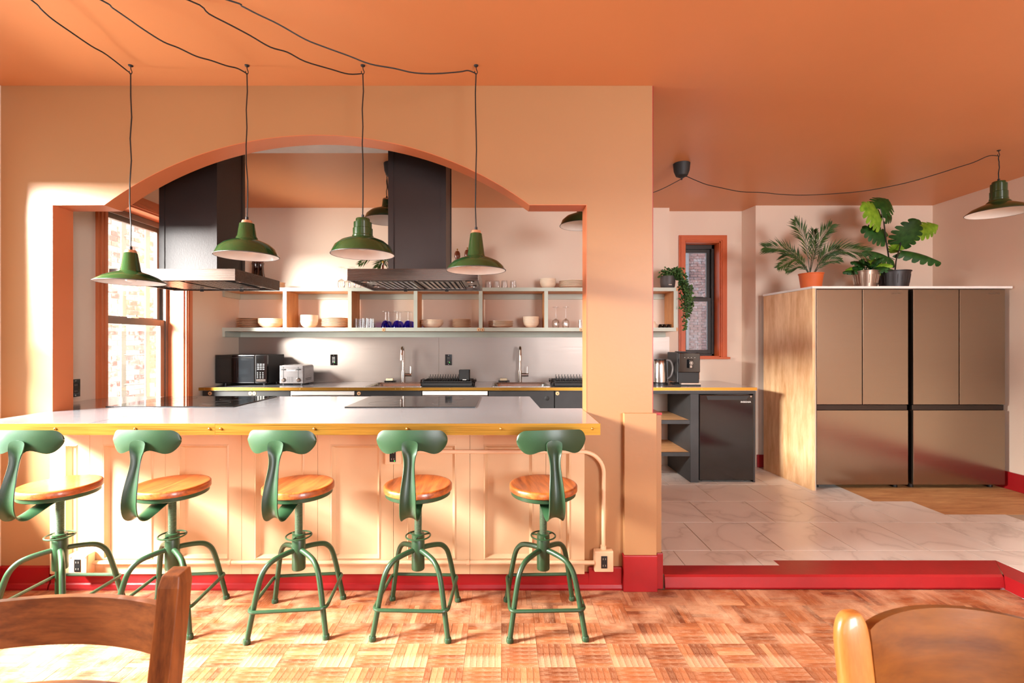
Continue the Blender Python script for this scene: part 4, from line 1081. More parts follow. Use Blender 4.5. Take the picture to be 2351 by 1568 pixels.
G().tube([(cx + .014 * math.cos(a), y0 - .0135, z1 - .1 + .014 * math.sin(a)) for a in [2 * PI * k / 20 for k in range(20)]], .0025, 6, True).build('emblem_ring', 'chrome', cm)
G().box(cx - .004, cx + .004, y0 - .0145, y0 - .012, z1 - .108, z1 - .092).build('emblem_bar', 'chrome', cm, smooth=0)
for k in range(4): G().cyl((cx - .05 + k * .032, y0 + .019, z1 - .048), .003, .002, 8, 'y').build('indicator_dot', 'ink', cm)
G().box(x0 + .05, x1 - .05, y0 + .018, y0 + .021, z1 - .04, z1 - .008).build('screen', 'darkglass', cm, smooth=0)
for k in range(3): G().box(cx - .012, cx + .006, y0 - .0135, y0 - .0118, z1 - .128 - k * .008, z1 - .124 - k * .008).build('spout_mark', 'chrome', cm, smooth=0)
G().box(x0 + .03, x0 + .12, y0 + .1, y0 + .2, z1, z1 + .01).build('bean_lid', 'blackplastic', cm, bevel=.003)
G().tube(smoothpts([(x1 + .006, 4.8, ZK + .13), (x1 + .035, 4.8, ZK + .11), (x1 + .04, 4.8, ZK + .07), (x1 + .012, 4.8, ZK + .03)]), .006, 8).build('milk_hose', 'blackplastic', cm)

# ------------------------------------------------------------------ fridges and their housing
fc = thing('fridge_housing', 'birch plywood side panel and white top board around the fridges', 'cabinet', (3.6, 4.6, ZT))
pn = [(2.726, 4.222), (2.748, 4.222), (2.7, 4.925), (2.678, 4.925)]
ZF = 1.8776
G().prism(pn, 'z', ZT + .0005, ZF - .021).build('side_panel', 'ply_end', fc, smooth=0)
G().box(2.7485, 2.758, 4.220, 4.26, ZT + .0005, ZF - .022).build('panel_edge', 'inkgrey', fc, smooth=0)
G().prism([(2.722, 4.216), (4.485, 4.216), (4.485, 4.93), (2.672, 4.93)], 'z', ZF - .020, ZF).build('top_board', 'white', fc, bevel=.002)
def fridge(x0, x1, label):
    yf, yd = 4.25, 4.31
    t = thing('french_door_fridge', label, 'fridge', ((x0 + x1) / 2, 4.55, ZT))
    zt = P(0, 664, yf).z; zm = P(0, 929, yf).z; zm2 = P(0, 942, yf).z; zb = P(0, 1113, yf).z
    G().box(x0 + .006, x1 - .006, yd + .006, 4.9, zb - .005, zt - .005).build('cabinet_body', 'blackmatte', t, smooth=0)
    mid = (x0 + x1) / 2
    for a, b, nm in ((x0, mid - .003, 'door'), (mid + .003, x1, 'door'), ):
        dd = G().box(a, b, yf, yd, zm, zt).build(nm, 'fridge', t, bevel=.005, seg=3)
    lettering('SAMSUNG', .022, 'inkfaint', dd, (x1 - .1, yf - .0006, P(0, 674, yf).z))
    G().box(x0, x1, yf + .014, yd, zm2 + .0005, zm - .004).build('handle_channel', 'fridge_dark', t, bevel=.002)
    G().box(x0, x1, yf, yd, zb, zm2).build('freezer_drawer', 'fridge', t, bevel=.005, seg=3)
    for xx in (x0 + .05, x1 - .05): G().cyl((xx, yd + .03, ZT + .0004), .022, .03, 12).build('foot', 'blackplastic', t)
    return t
fridge(X(1875, 4.25), X(2085.5, 4.25), 'bronze steel french door fridge beside the birch side panel')
fridge(X(2097, 4.25), X(2308, 4.25), 'bronze steel french door fridge beside the right wall')

# ------------------------------------------------------------------ plants
def pot(t, x, y, z, r0, r1, h, mat, rim=.0, ribs=0):
    G().lathe([(0, 0), (r0, 0), (r1 - .003, h - .01), (r1 + rim, h - .008), (r1 + rim, h), (r1 - .008, h), (r1 - .012, h - .025), (0, h - .025)], (x, y, z), 36).build('pot', mat, t)
    G().lathe([(0, h - .016), (r1 - .012, h - .02), (r1 - .013, h - .024), (0, h - .024)], (x, y, z), 24).build('soil', 'soil', t)
    if ribs:
        g = G()
        for k in range(ribs):
            a = 2 * PI * k / ribs; ra, rb = r0 + (r1 - r0) * .3, r0 + (r1 - r0) * .78
            g.tube([(x + ra * math.cos(a), y + ra * math.sin(a), z + h * .3), (x + rb * math.cos(a), y + rb * math.sin(a), z + h * .78)], .0025, 4)
        g.build('pot_ribs', mat, t)
def frond(t, base, mid, tip, ln, n=24, wd=.0095, droop=.35):
    n = int(n * 1.35); sp = smoothpts([base, mid, tip], 14); L = len(sp); g = G()
    g.tube(sp, [.0045 * (1 - .8 * i / L) for i in range(L)], 5)
    stem = g.build('frond_stem', 'stem', t)
    g = G(); camdir = Vector((0, -1, .15)).normalized()
    for i in range(n):
        f = .32 + .67 * i / (n - 1); k = f * (L - 1); a = sp[int(k)]; b = sp[min(int(k) + 1, L - 1)]; p = a.lerp(b, k - int(k))
        d = (sp[min(int(k) + 1, L - 1)] - sp[max(int(k) - 1, 0)]).normalized()
        side = d.cross(camdir).normalized()
        l_ = 1.25 * ln * (math.sin(PI * min(1, .12 + (f - .32) / .68 * .88)) ** .6 * .9 + .12)
        for s in (-1, 1):
            dr = (side * s * (.75 - .35 * f) + d * (.65 + .35 * f) + camdir * random.uniform(-.25, .3)).normalized()
            e = p + dr * l_ * random.uniform(.85, 1.1); e.z -= droop * l_ * .25
            m = p.lerp(e, .45) + Vector((0, 0, .06 * l_)); q = dr.cross(camdir).normalized() * wd * .5
            g.add([p, m + q, e, m - q, m + camdir * .001], [(0, 1, 4), (1, 2, 4), (2, 3, 4), (3, 0, 4)])
    g.build('leaflets', 'palmleaf', stem, smooth=0)
pz = ZF + .0005; py_ = 4.46
pa = thing('potted_palm', 'feathery palm in an orange terracotta pot on the fridge top', 'plant', (X(1862, py_), py_, pz))
pc = P(1862, 660, py_); pot(pa, pc.x, py_, pz, .082, .103, .145, 'terracotta', .002)
def Q(px, py, dy=0): return P(px, py, py_ + dy)
b0 = Q(1862, 630)
for m, tp, ln, n, dy in (((1812, 578), (1757, 568), .12, 26, .05), ((1850, 560), (1826, 508), .12, 24, -.05), ((1878, 560), (1908, 518), .12, 24, .03), ((1905, 580), (1992, 578), .14, 30, -.08), ((1832, 595), (1787, 614), .09, 20, -.1),
                         ((1890, 605), (1930, 596), .07, 14, -.05), ((1840, 612), (1806, 622), .07, 14, -.02), ((1866, 575), (1868, 530), .1, 20, .12), ((1830, 590), (1800, 585), .1, 18, .12), ((1890, 590), (1925, 572), .11, 22, .08)):
    frond(pa, b0 + Vector((random.uniform(-.02, .02), random.uniform(-.02, .02), -.03)), Q(*m, dy * .5), Q(*tp, dy), ln, n)

def mleaf(t, base, tip, width, mat, tilt=.3, lobes=6, roll=0, name='leaf', curl=.12, facing=None):
    """split monstera leaf: two halves of lobes round a midrib"""
    base, tip = Vector(base), Vector(tip); d = tip - base; L = d.length; d.normalize()
    view = Vector((0, -1, tilt)).normalized(); sd = d.cross(view).normalized(); nm = sd.cross(d).normalized()
    if nm.y > 0: nm = -nm
    g = G()
    def pt(f, s):    # f along the midrib, s across -1..1
        wv = width * math.sin(PI * min(1, (f * .86 + .14))) ** .62
        back = -.16 * L * abs(s) ** 1.5 * (1 - f)
        p = base + d * (f * L + back + .10 * L * abs(s) * f) + sd * s * wv * .5
        return p + nm * (-curl * L * s * s - .18 * L * (f - .45) ** 2)
    for sgn in (-1, 1):
        for k in range(lobes):
            f0, f1 = k / lobes, (k + 1) / lobes
            gap = .07 / lobes * (1 if 0 < k else 0); cut = .6
            cols = [(0, f0, f1), (.2 * sgn, f0, f1), (cut * sgn, f0, f1), (.82 * sgn, f0 + gap * 1.6, f1 - gap * 1.2), (1.0 * sgn, f0 + gap * 2.6 + .02, f1 - gap * 2.2 - .02)]
            row = []
            for s, a, b in cols: row.append([pt(a, s), pt((a + b) / 2, s * 1.02), pt(b, s)])
            for i in range(4):
                for j in range(2):
                    g.add([row[i][j], row[i + 1][j], row[i + 1][j + 1], row[i][j + 1]], [(0, 1, 2, 3)])
    o = g.build(name, mat, t, smooth=180, merge=True)
    return o
mp = thing('potted_monstera', 'tall split-leaf monstera in a black pot on the fridge top', 'plant', (X(2052, py_), py_, pz))
mc = P(2052, 655, py_); pot(mp, mc.x, py_, pz, .106, .128, .165, 'darkpot', .004, 22)
stems = [[(2042, 622), (2040, 590), (2034, 550), (2029, 508)], [(2036, 622), (2041, 600), (2036, 560)], [(2055, 622), (2058, 595), (2066, 568), (2068, 556)]]
for s_ in stems: G().tube(smoothpts([Q(*p) for p in s_]), .006, 6).build('stem', 'darkstem', mp)
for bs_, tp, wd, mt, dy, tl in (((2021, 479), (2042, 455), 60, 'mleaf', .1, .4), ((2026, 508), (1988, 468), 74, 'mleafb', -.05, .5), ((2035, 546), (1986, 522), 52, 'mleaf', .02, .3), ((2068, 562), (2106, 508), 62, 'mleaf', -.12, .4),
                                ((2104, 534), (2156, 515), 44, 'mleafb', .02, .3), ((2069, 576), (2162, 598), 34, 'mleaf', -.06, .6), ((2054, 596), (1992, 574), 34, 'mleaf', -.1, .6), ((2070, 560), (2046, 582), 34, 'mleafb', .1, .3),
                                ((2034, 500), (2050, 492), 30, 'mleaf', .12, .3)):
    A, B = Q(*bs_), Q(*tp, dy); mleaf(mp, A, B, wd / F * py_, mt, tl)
for a, b in (((2036, 560), (2104, 534)), ((2058, 595), (2069, 576)), ((2040, 590), (2054, 596)), ((2034, 550), (2035, 546)), ((2029, 508), (2021, 479))):
    G().tube([Q(*a), Q(*b)], .0035, 5).build('petiole', 'stem', mp)
sp_ = thing('potted_houseplant', 'small leafy houseplant in a ribbed pewter pot between the other fridge-top plants', 'plant', (X(1988, py_), py_, pz))
scn = P(1988, 655, py_); pot(sp_, scn.x, py_, pz, .082, .108, .165, 'pewter', .003, 26)
for k in range(40):
    a = random.uniform(-PI, PI); r = random.uniform(.02, .17); h = random.uniform(.01, .21)
    base = Vector((scn.x + r * .5 * math.cos(a), py_ + r * .4 * math.sin(a), pz + .15 + h * .6))
    tip = Vector((scn.x + (r + .06) * 1.05 * math.cos(a), py_ + (r + .05) * .7 * math.sin(a), pz + .15 + h * random.uniform(.4, 1.0)))
    if (tip - base).length < .05: continue
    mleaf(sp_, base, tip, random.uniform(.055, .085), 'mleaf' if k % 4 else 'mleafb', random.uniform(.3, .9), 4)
    if k % 2 == 0: G().tube([(scn.x, py_, pz + .145), base], .0025, 5).build('petiole', 'stem', sp_)

# trailing ivy on the shelf end
iv = thing('trailing_ivy', 'trailing ivy in a grey pot at the end of the wall shelf', 'plant', (X(1533, 4.93), 4.93, zu_))
ic = Vector((X(1533, 4.93), 4.93, zu_ + .0006))
G().lathe([(0, 0), (.058, 0), (.07, .02), (.076, .075), (.074, .128), (.069, .128), (.069, .1), (0, .1)], ic, 32).build('pot', 'greypot', iv)
G().box(ic.x - .016, ic.x + .016, ic.y - .0752, ic.y - .073, ic.z + .03, ic.z + .04).build('pot_mark', 'inkgrey', iv, smooth=0)
G().lathe([(0, .108), (.068, .104), (0, .1)], ic, 20).build('soil', 'soil', iv)
gl, gs = G(), G()
def leaflet(g, p, s):
    d = Vector((random.uniform(-1, 1), random.uniform(-1, .4), random.uniform(-1, .6))).normalized(); u = d.cross(Vector((.3, -1, .2))).normalized()
    nn = u.cross(d) * s * .12
    g.add([p, p + d * s * .45 + u * s * .36 + nn, p + d * s, p + d * s * .45 - u * s * .36 + nn], [(0, 1, 2), (0, 2, 3)])
for k in range(26):
    q0 = ic + Vector((random.uniform(.0, .06), random.uniform(-.04, .03), .11))
    ln = random.uniform(.1, .62) if k > 6 else .1; ex = random.uniform(.05, .16)
    path = [q0, q0 + Vector((ex * .5, -.03, random.uniform(.02, .1))), ic + Vector((.06 + ex * .6, -.08 + random.uniform(-.03, .05), .08))]
    if k > 6: path.append(ic + Vector((.07 + ex * .75 + random.uniform(-.03, .03), -.14 - random.uniform(0, .06), .1 - ln * .6))); path.append(ic + Vector((.07 + ex * .7 + random.uniform(-.04, .02), -.15, .1 - ln)))
    else: path = [q0 - Vector((.08, 0, 0)), q0 + Vector((random.uniform(-.12, .06), 0, .05)), q0 + Vector((random.uniform(-.12, .1), 0, random.uniform(.05, .11)))]
    sm = smoothpts(path, 8); gs.tube(sm, .0014, 4)
    for p in sm:
        for _ in range(2): leaflet(gl, p + Vector((random.uniform(-.012, .012), random.uniform(-.012, .012), random.uniform(-.012, .012))), random.uniform(.022, .036))
gs.build('vines', 'stem', iv); o = gl.build('foliage', 'ivy', iv, smooth=0); o['kind'] = 'stuff'
# palm on top of the shelf, mostly behind the chimney
p2 = thing('small_palm', 'small palm on top of the shelf half hidden by a hood chimney', 'plant', (X(905, 4.95), 4.95, zu_))
pb_ = Vector((X(905, 4.95), 4.95, zu_ + .0006)); pot(p2, pb_.x, pb_.y, pb_.z, .05, .062, .1, 'porcelain2')
for m, tp in (((868, 588), (826, 606)), ((880, 580), (850, 575)), ((900, 590), (905, 560)), ((925, 590), (945, 580)), ((885, 600), (868, 612))):
    frond(p2, pb_ + Vector((0, 0, .09)), P(m[0], m[1], 4.93), P(tp[0], tp[1], 4.88), .09, 18)
bt = thing('tall_bottle', 'slim amber bottle standing beside the hood chimney on the shelf', 'bottle', (X(879, 4.9), 4.9, zu_))
G().lathe([(0, 0), (.02, 0), (.022, .01), (.022, .16), (.01, .2), (.01, .25), (.012, .26), (0, .26)], (X(879, 4.9), 4.9, zu_ + .0006), 20).build('bottle_body', 'amber', bt)
G().lathe([(0, .2605), (.011, .2605), (.011, .28), (0, .28)], (X(879, 4.9), 4.9, zu_), 14).build('cap', 'brassknob', bt)

# ------------------------------------------------------------------ bar stools
def make_stool():
    t = thing('bar_stool', 'x', 'bar stool', (0, 0, 0), 'green metal bar stools along the bar')
    def B(g, n, m, **k): return g.build(n, m, t, local=True, **k)
    B(G().lathe([(0, .252), (.03, .252), (.032, .256), (.032, .398), (.03, .402), (.0, .402)], seg=24), 'hub', 'stoolgreen')
    for sx in (-1, 1):
        for sy in (-1, 1):
            rz = [(.012, .352), (.06, .350), (.12, .340), (.155, .322), (.182, .285), (.203, .215), (.222, .13), (.246, .02)]
            pts = smoothpts([(sx * r * .7071, sy * r * .7071, z) for r, z in rz], 5)
            l = B(G().tube(pts, .0128, 10), 'leg', 'stoolgreen')
            fx = sx * .248 * .7071; fy = sy * .248 * .7071
            f = G().lathe([(0, 0), (.016, 0), (.017, .004), (.0165, .016), (.0135, .022), (0, .022)], (fx, fy, .0006), 14).build('foot_cap', 'stoolgreen', l, local=True)
            f.location = Vector(f.location) - Vector(l.location)
    s = .174; c = .03; z = .14; ring = []
    for cx, cy, a in ((s - c, s - c, 0), (-s + c, s - c, 90), (-s + c, -s + c, 180), (s - c, -s + c, 270)):
        ring += [(x, y, z) for x, y in arc((cx, cy), c, a, a + 90, 5)]
    B(G().tube(ring, .0085, 8, True), 'foot_ring', 'stoolgreen')
    prof = [(0, .403)]; zz = .403
    while zz < .612: prof += [(.0155, zz), (.0185, zz + .0017), (.0185, zz + .0032), (.0155, zz + .005)]; zz += .0062
    B(G().lathe(prof + [(0, zz)], seg=16), 'screw_post', 'screw')
    nut = B(G().lathe([(.0192, .403), (.031, .403), (.032, .407), (.031, .428), (.0192, .43)], seg=20), 'nut', 'stoolgreen')
    hr = G().tube([(.06 * math.cos(a), .06 * math.sin(a), .418) for a in [2 * PI * k / 28 for k in range(28)]], .0042, 6, True).build('hand_wheel', 'stoolgreen', nut, local=True)
    hr.location = Vector(hr.location) - Vector(nut.location)
    for a in (.5, .5 + 2 * PI / 3, .5 + 4 * PI / 3):
        sp = G().tube([(.028 * math.cos(a), .028 * math.sin(a), .418), (.06 * math.cos(a), .06 * math.sin(a), .418)], .0045, 6).build('wheel_spoke', 'stoolgreen', nut, local=True)
        sp.location = Vector(sp.location) - Vector(nut.location)
    B(G().lathe([(0, .613), (.05, .613), (.055, .618), (.155, .624), (.160, .628), (.160, .645), (0, .645)], seg=40), 'seat_pan', 'stoolgreen')
    B(G().lathe([(0, .6455), (.163, .6455), (.168, .65), (.168, .672), (.1645, .6765), (.159, .679), (.15, .677), (0, .675)], seg=48), 'seat', 'seat')
    # back strap: a J of sheet steel with a hollow section
    path = smoothpts([(-.01, .612), (-.08, .606), (-.145, .592), (-.2, .584), (-.234, .600), (-.246, .645), (-.241, .70), (-.226, .765), (-.211, .825), (-.205, .865), (-.2065, .89), (-.2085, .91), (-.2085, .932)], 4)
    n = len(path); grid = []
    for i, q in enumerate(path):
        y, z_ = q.x, q.y; f = i / (n - 1)
        a = path[min(i + 1, n - 1)] - path[max(i - 1, 0)]; nn = Vector((-a.y, a.x)).normalized()
        wv = .072 - .026 * math.exp(-((f - .66) / .13) ** 2) + .002
        if f > .93: wv *= max(.25, math.sqrt(max(0, 1 - ((f - .93) / .075) ** 2)))
        dep = .017 * (1 - max(0, (f - .75) / .25)) * min(1, f * 4)
        grid.append([(wv / 2 * s, y + nn.x * dep * (s * s), z_ + nn.y * dep * (s * s)) for s in [-1, -.75, -.5, -.25, 0, .25, .5, .75, 1]])
    B(G().sheet(grid, .004), 'back_strap', 'stoolgreen', smooth=60)
    # backrest plate
    grid = []; U = 36
    for i in range(U + 1):
        u = -math.cos(PI * i / U); a = abs(u)
        T = .978 - .008 * a * a; Bt = .886 - .020 * math.exp(-((a - .66) / .26) ** 2) - .020 * math.exp(-(a / .14) ** 2)
        mid = .926
        s = 1 if a < .76 else math.sqrt(max(0, 1 - ((a - .76) / .24) ** 2.0))
        s = max(s, .02); T = mid + (T - mid) * s; Bt = mid + (Bt - mid) * s
        x = .163 * u
        grid.append([(x, -.202 + .042 * u * u + .010 * (v - .5) ** 2 * 4 * .5 - (.004 if False else 0), Bt + (T - Bt) * v) for v in [k / 8 for k in range(9)]])
    B(G().sheet(grid, .0045), 'backrest', 'stoolgreen', smooth=60)
    return t
st0 = make_stool()
rots = [(-2.205, 2.385, 0, 0, 'green metal bar stool with wooden seat beside the dining room corner'),
        (-1.65, 2.39, -3, 5, 'green metal bar stool with wooden seat behind the brown ladder-back chair'),
        (-1.017, 2.385, -4, 6, 'green metal bar stool with wooden seat at the middle of the bar'),
        (-.423, 2.385, 0, -2, 'green metal bar stool with wooden seat in front of the green-lit socket box'),
        (.2, 2.385, 9, 2, 'green metal bar stool with darker wooden seat at the wall pilaster end of the bar')]
for i, (x, y, rt, rb, lab) in enumerate(rots):
    o = st0 if i == 0 else copy_tree(st0)
    o.location = (x, y, 0); o['label'] = lab
    # the seat and back turn on the screw, the base stands as it is
    for ch in o.children:
        b = ch.name.split('.')[0]; a = math.radians(rb if b in ('leg', 'foot_ring', 'hub') else rt)
        m = Matrix.Rotation(a, 4, 'Z')
        if i and 0: pass
        if b in ('seat', 'seat_pan', 'back_strap', 'backrest', 'nut', 'leg', 'foot_ring', 'hub'):
            if i == 0: base = {}
            ch['base_x'] = ch.get('base_x', ch.location.x); ch['base_y'] = ch.get('base_y', ch.location.y)
            p = m @ Vector((ch['base_x'], ch['base_y'], ch.location.z)); ch.location = p; ch.rotation_euler = (0, 0, a)
    for ch in o.children:
        pass
for o in C.objects:
    for k in ('base_x', 'base_y'):
        if k in o: del o[k]

# ------------------------------------------------------------------ pendant lamps, hooks and cords
PR = {
 'flared': [(.022, 0), (.026, -.012), (.030, -.017), (.0445, -.105), (.052, -.112), (.085, -.122), (.12, -.138), (.152, -.160), (.155, -.166)],
 'domeA': [(.022, 0), (.026, -.012), (.036, -.016), (.046, -.082), (.051, -.088), (.053, -.098), (.075, -.106), (.11, -.122), (.137, -.146), (.150, -.174), (.154, -.184)],
 'step': [(.033, 0), (.0355, -.004), (.0355, -.018), (.0455, -.021), (.0455, -.05), (.05, -.053), (.05, -.086), (.0535, -.09), (.0535, -.098), (.075, -.105), (.11, -.119), (.14, -.143), (.156, -.175), (.161, -.187)],
 'tall': [(.022, 0), (.025, -.012), (.030, -.016), (.045, -.128), (.052, -.136), (.085, -.146), (.118, -.162), (.142, -.184), (.152, -.202), (.154, -.206)],
 'wide': [(.036, 0), (.039, -.004), (.039, -.016), (.048, -.019), (.048, -.075), (.052, -.078), (.052, -.125), (.055, -.128), (.055, -.14), (.07, -.155), (.072, -.162), (.11, -.178), (.155, -.2), (.185, -.226), (.19, -.234)],
 'deep': [(.03, 0), (.034, -.01), (.04, -.06), (.05, -.075), (.08, -.085), (.13, -.105), (.165, -.135), (.18, -.17), (.184, -.18)],
}
def hook(x, y, name='hook'):
    t = thing('ceiling_hook', 'x', 'hook', (x, y, ZC - .045), 'ceiling hooks')
    G().lathe([(0, -.0005), (.012, -.0005), (.010, -.005), (.003, -.009), (0, -.009)], (x, y, ZC), 14).build('hook_plate', 'cord', t)
    pts = [(x, y, ZC - .008), (x + .002, y, ZC - .022), (x + .007, y, ZC - .034), (x + .004, y, ZC - .044), (x - .003, y, ZC - .045), (x - .007, y, ZC - .038), (x - .007, y, ZC - .03)]
    G().tube(smoothpts(pts, 4), .0022, 6).build('hook_wire', 'cord', t)
    return t
def pendant(x, y, ztop, prof, label, cord_pts=None, rustcap=True, tilt=(0, 0)):
    t = thing('pendant_lamp', label, 'lamp', (x, y, ztop))
    p = PR[prof]
    sh_ = G().lathe([(0, 0)] + p, (x, y, ztop), 48).build('shade', 'lampgreen', t)
    inner = [(max(r - .0025, .001), z - .001) for r, z in p[3:]][::-1] + [(0, p[3][1] - .002)]
    G().lathe([(p[-1][0], p[-1][1] - .0004)] + inner, (x, y, ztop), 48).build('shade_lining', 'lampwhite', sh_)
    G().tube([(x + p[-1][0] * math.cos(a), y + p[-1][0] * math.sin(a), ztop + p[-1][1]) for a in [2 * PI * k / 48 for k in range(48)]], .0022, 6, True).build('shade_rim', 'lamprim', sh_)
    if rustcap: G().lathe([(0, .0016), (p[0][0] + .001, .001), (p[1][0] + .0012, p[1][1]), (p[1][0] + .001, p[1][1] - .002)], (x, y, ztop), 24).build('cap', 'rustcap', t)
    G().lathe([(0, .022), (.007, .02), (.008, .001), (0, .001)], (x, y, ztop), 12).build('cord_grip', 'cord', t)
    if prof != 'deep':
        G().lathe([(0, -.11), (.012, -.115), (.014, -.135), (.026, -.155), (.03, -.172), (.022, -.19), (0, -.197)], (x, y, ztop + (.03 if prof in ('flared', 'domeA', 'step') else 0)), 20).build('bulb', 'lampwhite', t)
    if cord_pts: G().tube(cord_pts, .0032, 6).build('cord', 'cord', t)
    return t
yh = 1590.6 / 638
cup_xy = Vector((-1.9, 1.5))
def drop(x, y, ztop):
    n = 9; return [(x + random.uniform(-.004, .004) * (0 < k < n - 1), y + random.uniform(-.003, .003), ztop + .02 + (ZC - .045 - ztop - .02) * k / (n - 1)) for k in range(n)]
def swag(px_pts, a, b):            # pixels on the vertical plane through two points of the plan
    out = []; d = b - a
    for px, py in px_pts:
        r = Vector(((px - VX) / F, 1.0)); den = r.x * d.y - r.y * d.x
        Y = (a.x * d.y - a.y * d.x) / den
        p = P(px, py, Y); p.z = min(p.z, ZC - .008); out.append(p)
    return out
lamps = [(300, 575, 'flared', 'green pendant with a wide flared shade hanging before the tall window', [(302, 162), (245, 126), (210, 106), (160, 72), (120, 44), (95, 22), (72, 0)]),
         (567, 507, 'domeA', 'green pendant with a short conical neck hanging before a hood chimney', [(566, 167), (545, 157), (520, 151), (485, 139), (450, 129), (410, 110), (375, 96), (330, 68), (290, 40), (258, 18), (232, 0)]),
         (833, 502, 'step', 'green pendant with a stepped socket neck between the two hood chimneys', [(832, 175), (800, 170), (760, 159), (700, 141), (660, 120), (620, 108), (575, 82), (530, 58), (480, 32), (432, 0)]),
         (1093, 530, 'tall', 'green pendant with a tall conical neck beside the pepper mills', [(1093, 165), (1075, 162), (1055, 165), (1000, 169), (950, 167), (905, 157), (850, 147), (800, 128), (745, 108), (700, 90), (640, 56), (590, 32), (555, 14), (523, 0)])]
for px, py, pr, lab, sw_ in lamps:
    x = X(px, yh); zt = P(px, py, yh).z
    h = hook(x, yh)
    h['label'] = {'flared': 'ceiling hook of the wide flared pendant before the tall window', 'domeA': 'ceiling hook of the pendant before the hood chimney', 'step': 'ceiling hook of the pendant with the stepped neck', 'tall': 'ceiling hook of the pendant with the tall conical neck'}[pr]
    s3 = swag(sw_, Vector((x, yh)), cup_xy)
    s3 = [Vector((x, yh, ZC - .043))] + s3[1:]
    # go on to the ceiling cup behind the frame
    last = s3[-1]; s3.append(Vector((last.x * .5 + cup_xy.x * .5, last.y * .5 + cup_xy.y * .5, min(last.z - .01, ZC - .05)))); s3.append(Vector((cup_xy.x, cup_xy.y, ZC - .1)))
    pendant(x, yh, zt, pr, lab, drop(x, yh, zt)[:-1] + smoothpts(s3, 4), pr not in ('step',))
def canopy(x, y, label):
    t = thing('ceiling_cup', label, 'ceiling cup', (x, y, ZC - .115))
    G().lathe([(0, -.112), (.02, -.111), (.045, -.098), (.06, -.06), (.066, -.0006), (0, -.0006)], (x, y, ZC), 32).build('cup_shell', 'blackmatte', t)
    G().lathe([(0, -.132), (.006, -.13), (.008, -.1125), (0, -.1125)], (x, y, ZC), 12).build('strain_relief', 'blackmatte', t)
canopy(cup_xy.x, cup_xy.y, 'black ceiling cup feeding the pendants above the bar')
c1 = Vector((X(1565, 3.86), 3.86)); canopy(c1.x, c1.y, 'black ceiling cup above the mini fridge end of the kitchen')
c2 = Vector((X(900, 3.86), 3.86)); canopy(c2.x, c2.y, 'black ceiling cup half hidden by a hood chimney')
# right pendant
hx, hy = X(2293, 3.59), 3.59; h = hook(hx, hy); h['label'] = 'ceiling hook of the large pendant near the fridges'
cp_ = [(2291, 354), (2270, 358), (2235, 373), (2200, 384), (2150, 400), (2080, 420), (2000, 436), (1940, 443), (1850, 448), (1790, 446), (1750, 442), (1700, 440), (1650, 430), (1620, 423), (1590, 411), (1575, 405)]
s3 = smoothpts([Vector((hx, hy, ZC - .043))] + swag(cp_[1:], Vector((hx, hy)), c1) + [Vector((c1.x, c1.y, ZC - .122))], 4)
zt = P(2293, 417, 3.59).z
pendant(hx, hy, zt, 'wide', 'large green pendant hanging near the fridges', drop(hx, hy, zt)[:-1] + s3, False)
# kitchen pendants
def kpend(x, y, zrim, cupxy, label, hl):
    zt = zrim + .18; h = hook(x, y); h['label'] = hl
    a = Vector((x, y, ZC - .043)); b = Vector((cupxy.x, cupxy.y, ZC - .122)); m = a.lerp(b, .5); m.z -= .16
    pendant(x, y, zt, 'deep', label, drop(x, y, zt)[:-1] + smoothpts([a, a.lerp(m, .5) + Vector((0, 0, -.03)), m, b.lerp(m, .5) + Vector((0, 0, -.03)), b], 6), True)
kpend(X(888, 4.0), 4.0, P(0, 506, 4.0).z, c2, 'green pendant in the kitchen half hidden by a hood chimney', 'ceiling hook of the kitchen pendant behind the hood chimney')
kpend(X(1336, 4.0), 4.0, P(0, 518, 4.0).z, c1, 'green pendant in the kitchen half hidden by the arch jamb', 'ceiling hook of the kitchen pendant behind the arch jamb')

# ------------------------------------------------------------------ chairs in the foreground
ch = thing('ladder_back_chair', 'brown wooden ladder-back chair facing away from the bar', 'chair', (-.9, .8, 0))
xr, xl, wp = -.693, -1.19, .047
def slant(z): return 1.03 - (.886 - z) * .165 if z > .45 else .958 - (.45 - z) * .03       # plan depth of the post's front face
def post(x0, x1, name):
    pts = []; zs_ = [.0006, .45, .66, .85, .874]
    g = G(); vs = []
    for k, z in enumerate(zs_):
        y = slant(z); e = .004 if k == 4 else 0
        vs += [(x0 + e, y + e, z), (x1 - e, y + e, z), (x1 - e, y + .046 - e, z + (.004 if k == 4 else 0)), (x0 + e, y + .046 - e, z + (.004 if k == 4 else 0))]
    n = len(zs_); fs = [(0, 3, 2, 1), tuple((n - 1) * 4 + k for k in range(4))]
    for k in range(n - 1): fs += [(k * 4 + i, k * 4 + (i + 1) % 4, k * 4 + 4 + (i + 1) % 4, k * 4 + 4 + i) for i in range(4)]
    return g.add(vs, fs).build(name, 'oldwoodz', ch, bevel=.003)
post(xr - wp, xr, 'back_post'); post(xl, xl + wp, 'back_post')
def crail(za, zb, name, arch=.0):
    grid = []; n = 16
    for i in range(n + 1):
        f = i / n; x = xl + wp + (xr - xl - 2 * wp) * f; bow = .035 * (1 - (2 * f - 1) ** 2)
        top = zb + arch * (1 - (2 * f - 1) ** 2); bot = za + arch * .4 * (1 - (2 * f - 1) ** 2)
        grid.append([(x, slant(z) + .022 + bow, z) for z in (bot, bot + (top - bot) * .33, bot + (top - bot) * .66, top)])
    G().sheet(grid, .022).build(name, 'oldwood', ch, bevel=0)
crail(.715, .81, 'back_rail'); crail(.555, .635, 'back_rail')
G().prism([(xl, .99), (xr, .99), (xr + .02, .56), (xl - .02, .56)], 'z', .43, .46).build('seat', 'oldwood', ch, bevel=.006)
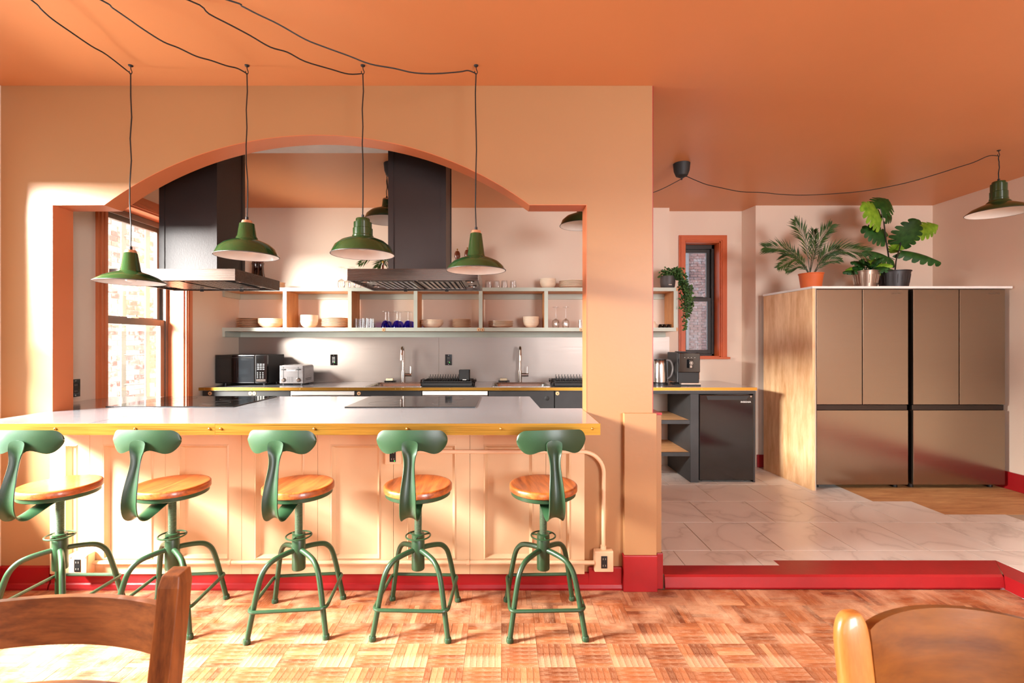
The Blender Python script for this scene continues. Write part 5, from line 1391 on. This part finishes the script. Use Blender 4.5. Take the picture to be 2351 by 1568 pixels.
for x in (xl - .012, xr - .03): G().box(x, x + .042, .575, .617, .0006, .43).build('front_leg', 'oldwoodz', ch, bevel=.003)
for x in (xl + .008, xr - .03): G().box(x, x + .02, .617, .96, .18, .21).build('side_stretcher', 'oldwoodz', ch, bevel=.003)
G().box(xl + .03, xr - .03, .585, .605, .38, .43).build('front_apron', 'oldwood', ch, bevel=.002)

cr = thing('panel_back_chair', 'honey brown chair with a solid curved back panel', 'chair', (.9, .75, 0))
def sl2(z): return .965 - (.86 - z) * .16 if z > .45 else .899 - (.45 - z) * .02
XA, XB = .672, 1.165
def stile(xa, xb, name):
    sg = 1 if xb > xa else -1; wd = abs(xb - xa); rows = []
    zs_ = [.0006, .2, .45, .55, .62, .68, .74, .775, .795, .808, .818, .824, .828]
    for z in zs_:
        e = 0 if z < .77 else (1 - math.sqrt(max(0, 1 - ((z - .77) / .0585) ** 2))) * .9
        hw, hd = wd / 2 * (1 - e * .75), .017 * (1 - e * .55); cx = xa + sg * (wd / 2 + .006 * e); cy = sl2(z) + .017
        rows.append([(cx + hw * math.copysign(abs(math.cos(t)) ** .6, math.cos(t)), cy + hd * math.copysign(abs(math.sin(t)) ** .6, math.sin(t)), z) for t in [2 * PI * k / 16 for k in range(16)]])
    g = G(); n = len(rows); g.v = [p for r in rows for p in r]
    g.f = [(q * 16 + k, q * 16 + (k + 1) % 16, q * 16 + 16 + (k + 1) % 16, q * 16 + 16 + k) for q in range(n - 1) for k in range(16)] + [tuple(range(16)), tuple((n - 1) * 16 + k for k in range(16))]
    return g.build(name, 'honey', cr, smooth=60)
stile(XA, XA + .066, 'back_stile'); stile(XB, XB - .066, 'back_stile')
grid = []; n = 20
for i in range(n + 1):
    f = i / n; x = XA + .06 + (XB - XA - .12) * f; k = 1 - (2 * f - 1) ** 2
    top = .80 + .018 * k ** .6
    grid.append([(x, sl2(z) + .012 + .045 * k, z) for z in (.5, .58, .66, .72, .77, top - .012, top)])
G().sheet(grid, .018).build('back_panel', 'honeydark', cr)
G().prism([(XA, .92), (XB, .92), (XB + .015, .48), (XA - .015, .48)], 'z', .43, .462).build('seat', 'honeydark', cr, bevel=.006)
for x in (XA - .005, XB - .035): G().box(x, x + .04, .5, .54, .0006, .43).build('front_leg', 'honey', cr, bevel=.003)
for x in (XA + .01, XB - .03): G().box(x, x + .02, .54, .88, .16, .19).build('side_stretcher', 'honey', cr, bevel=.003)
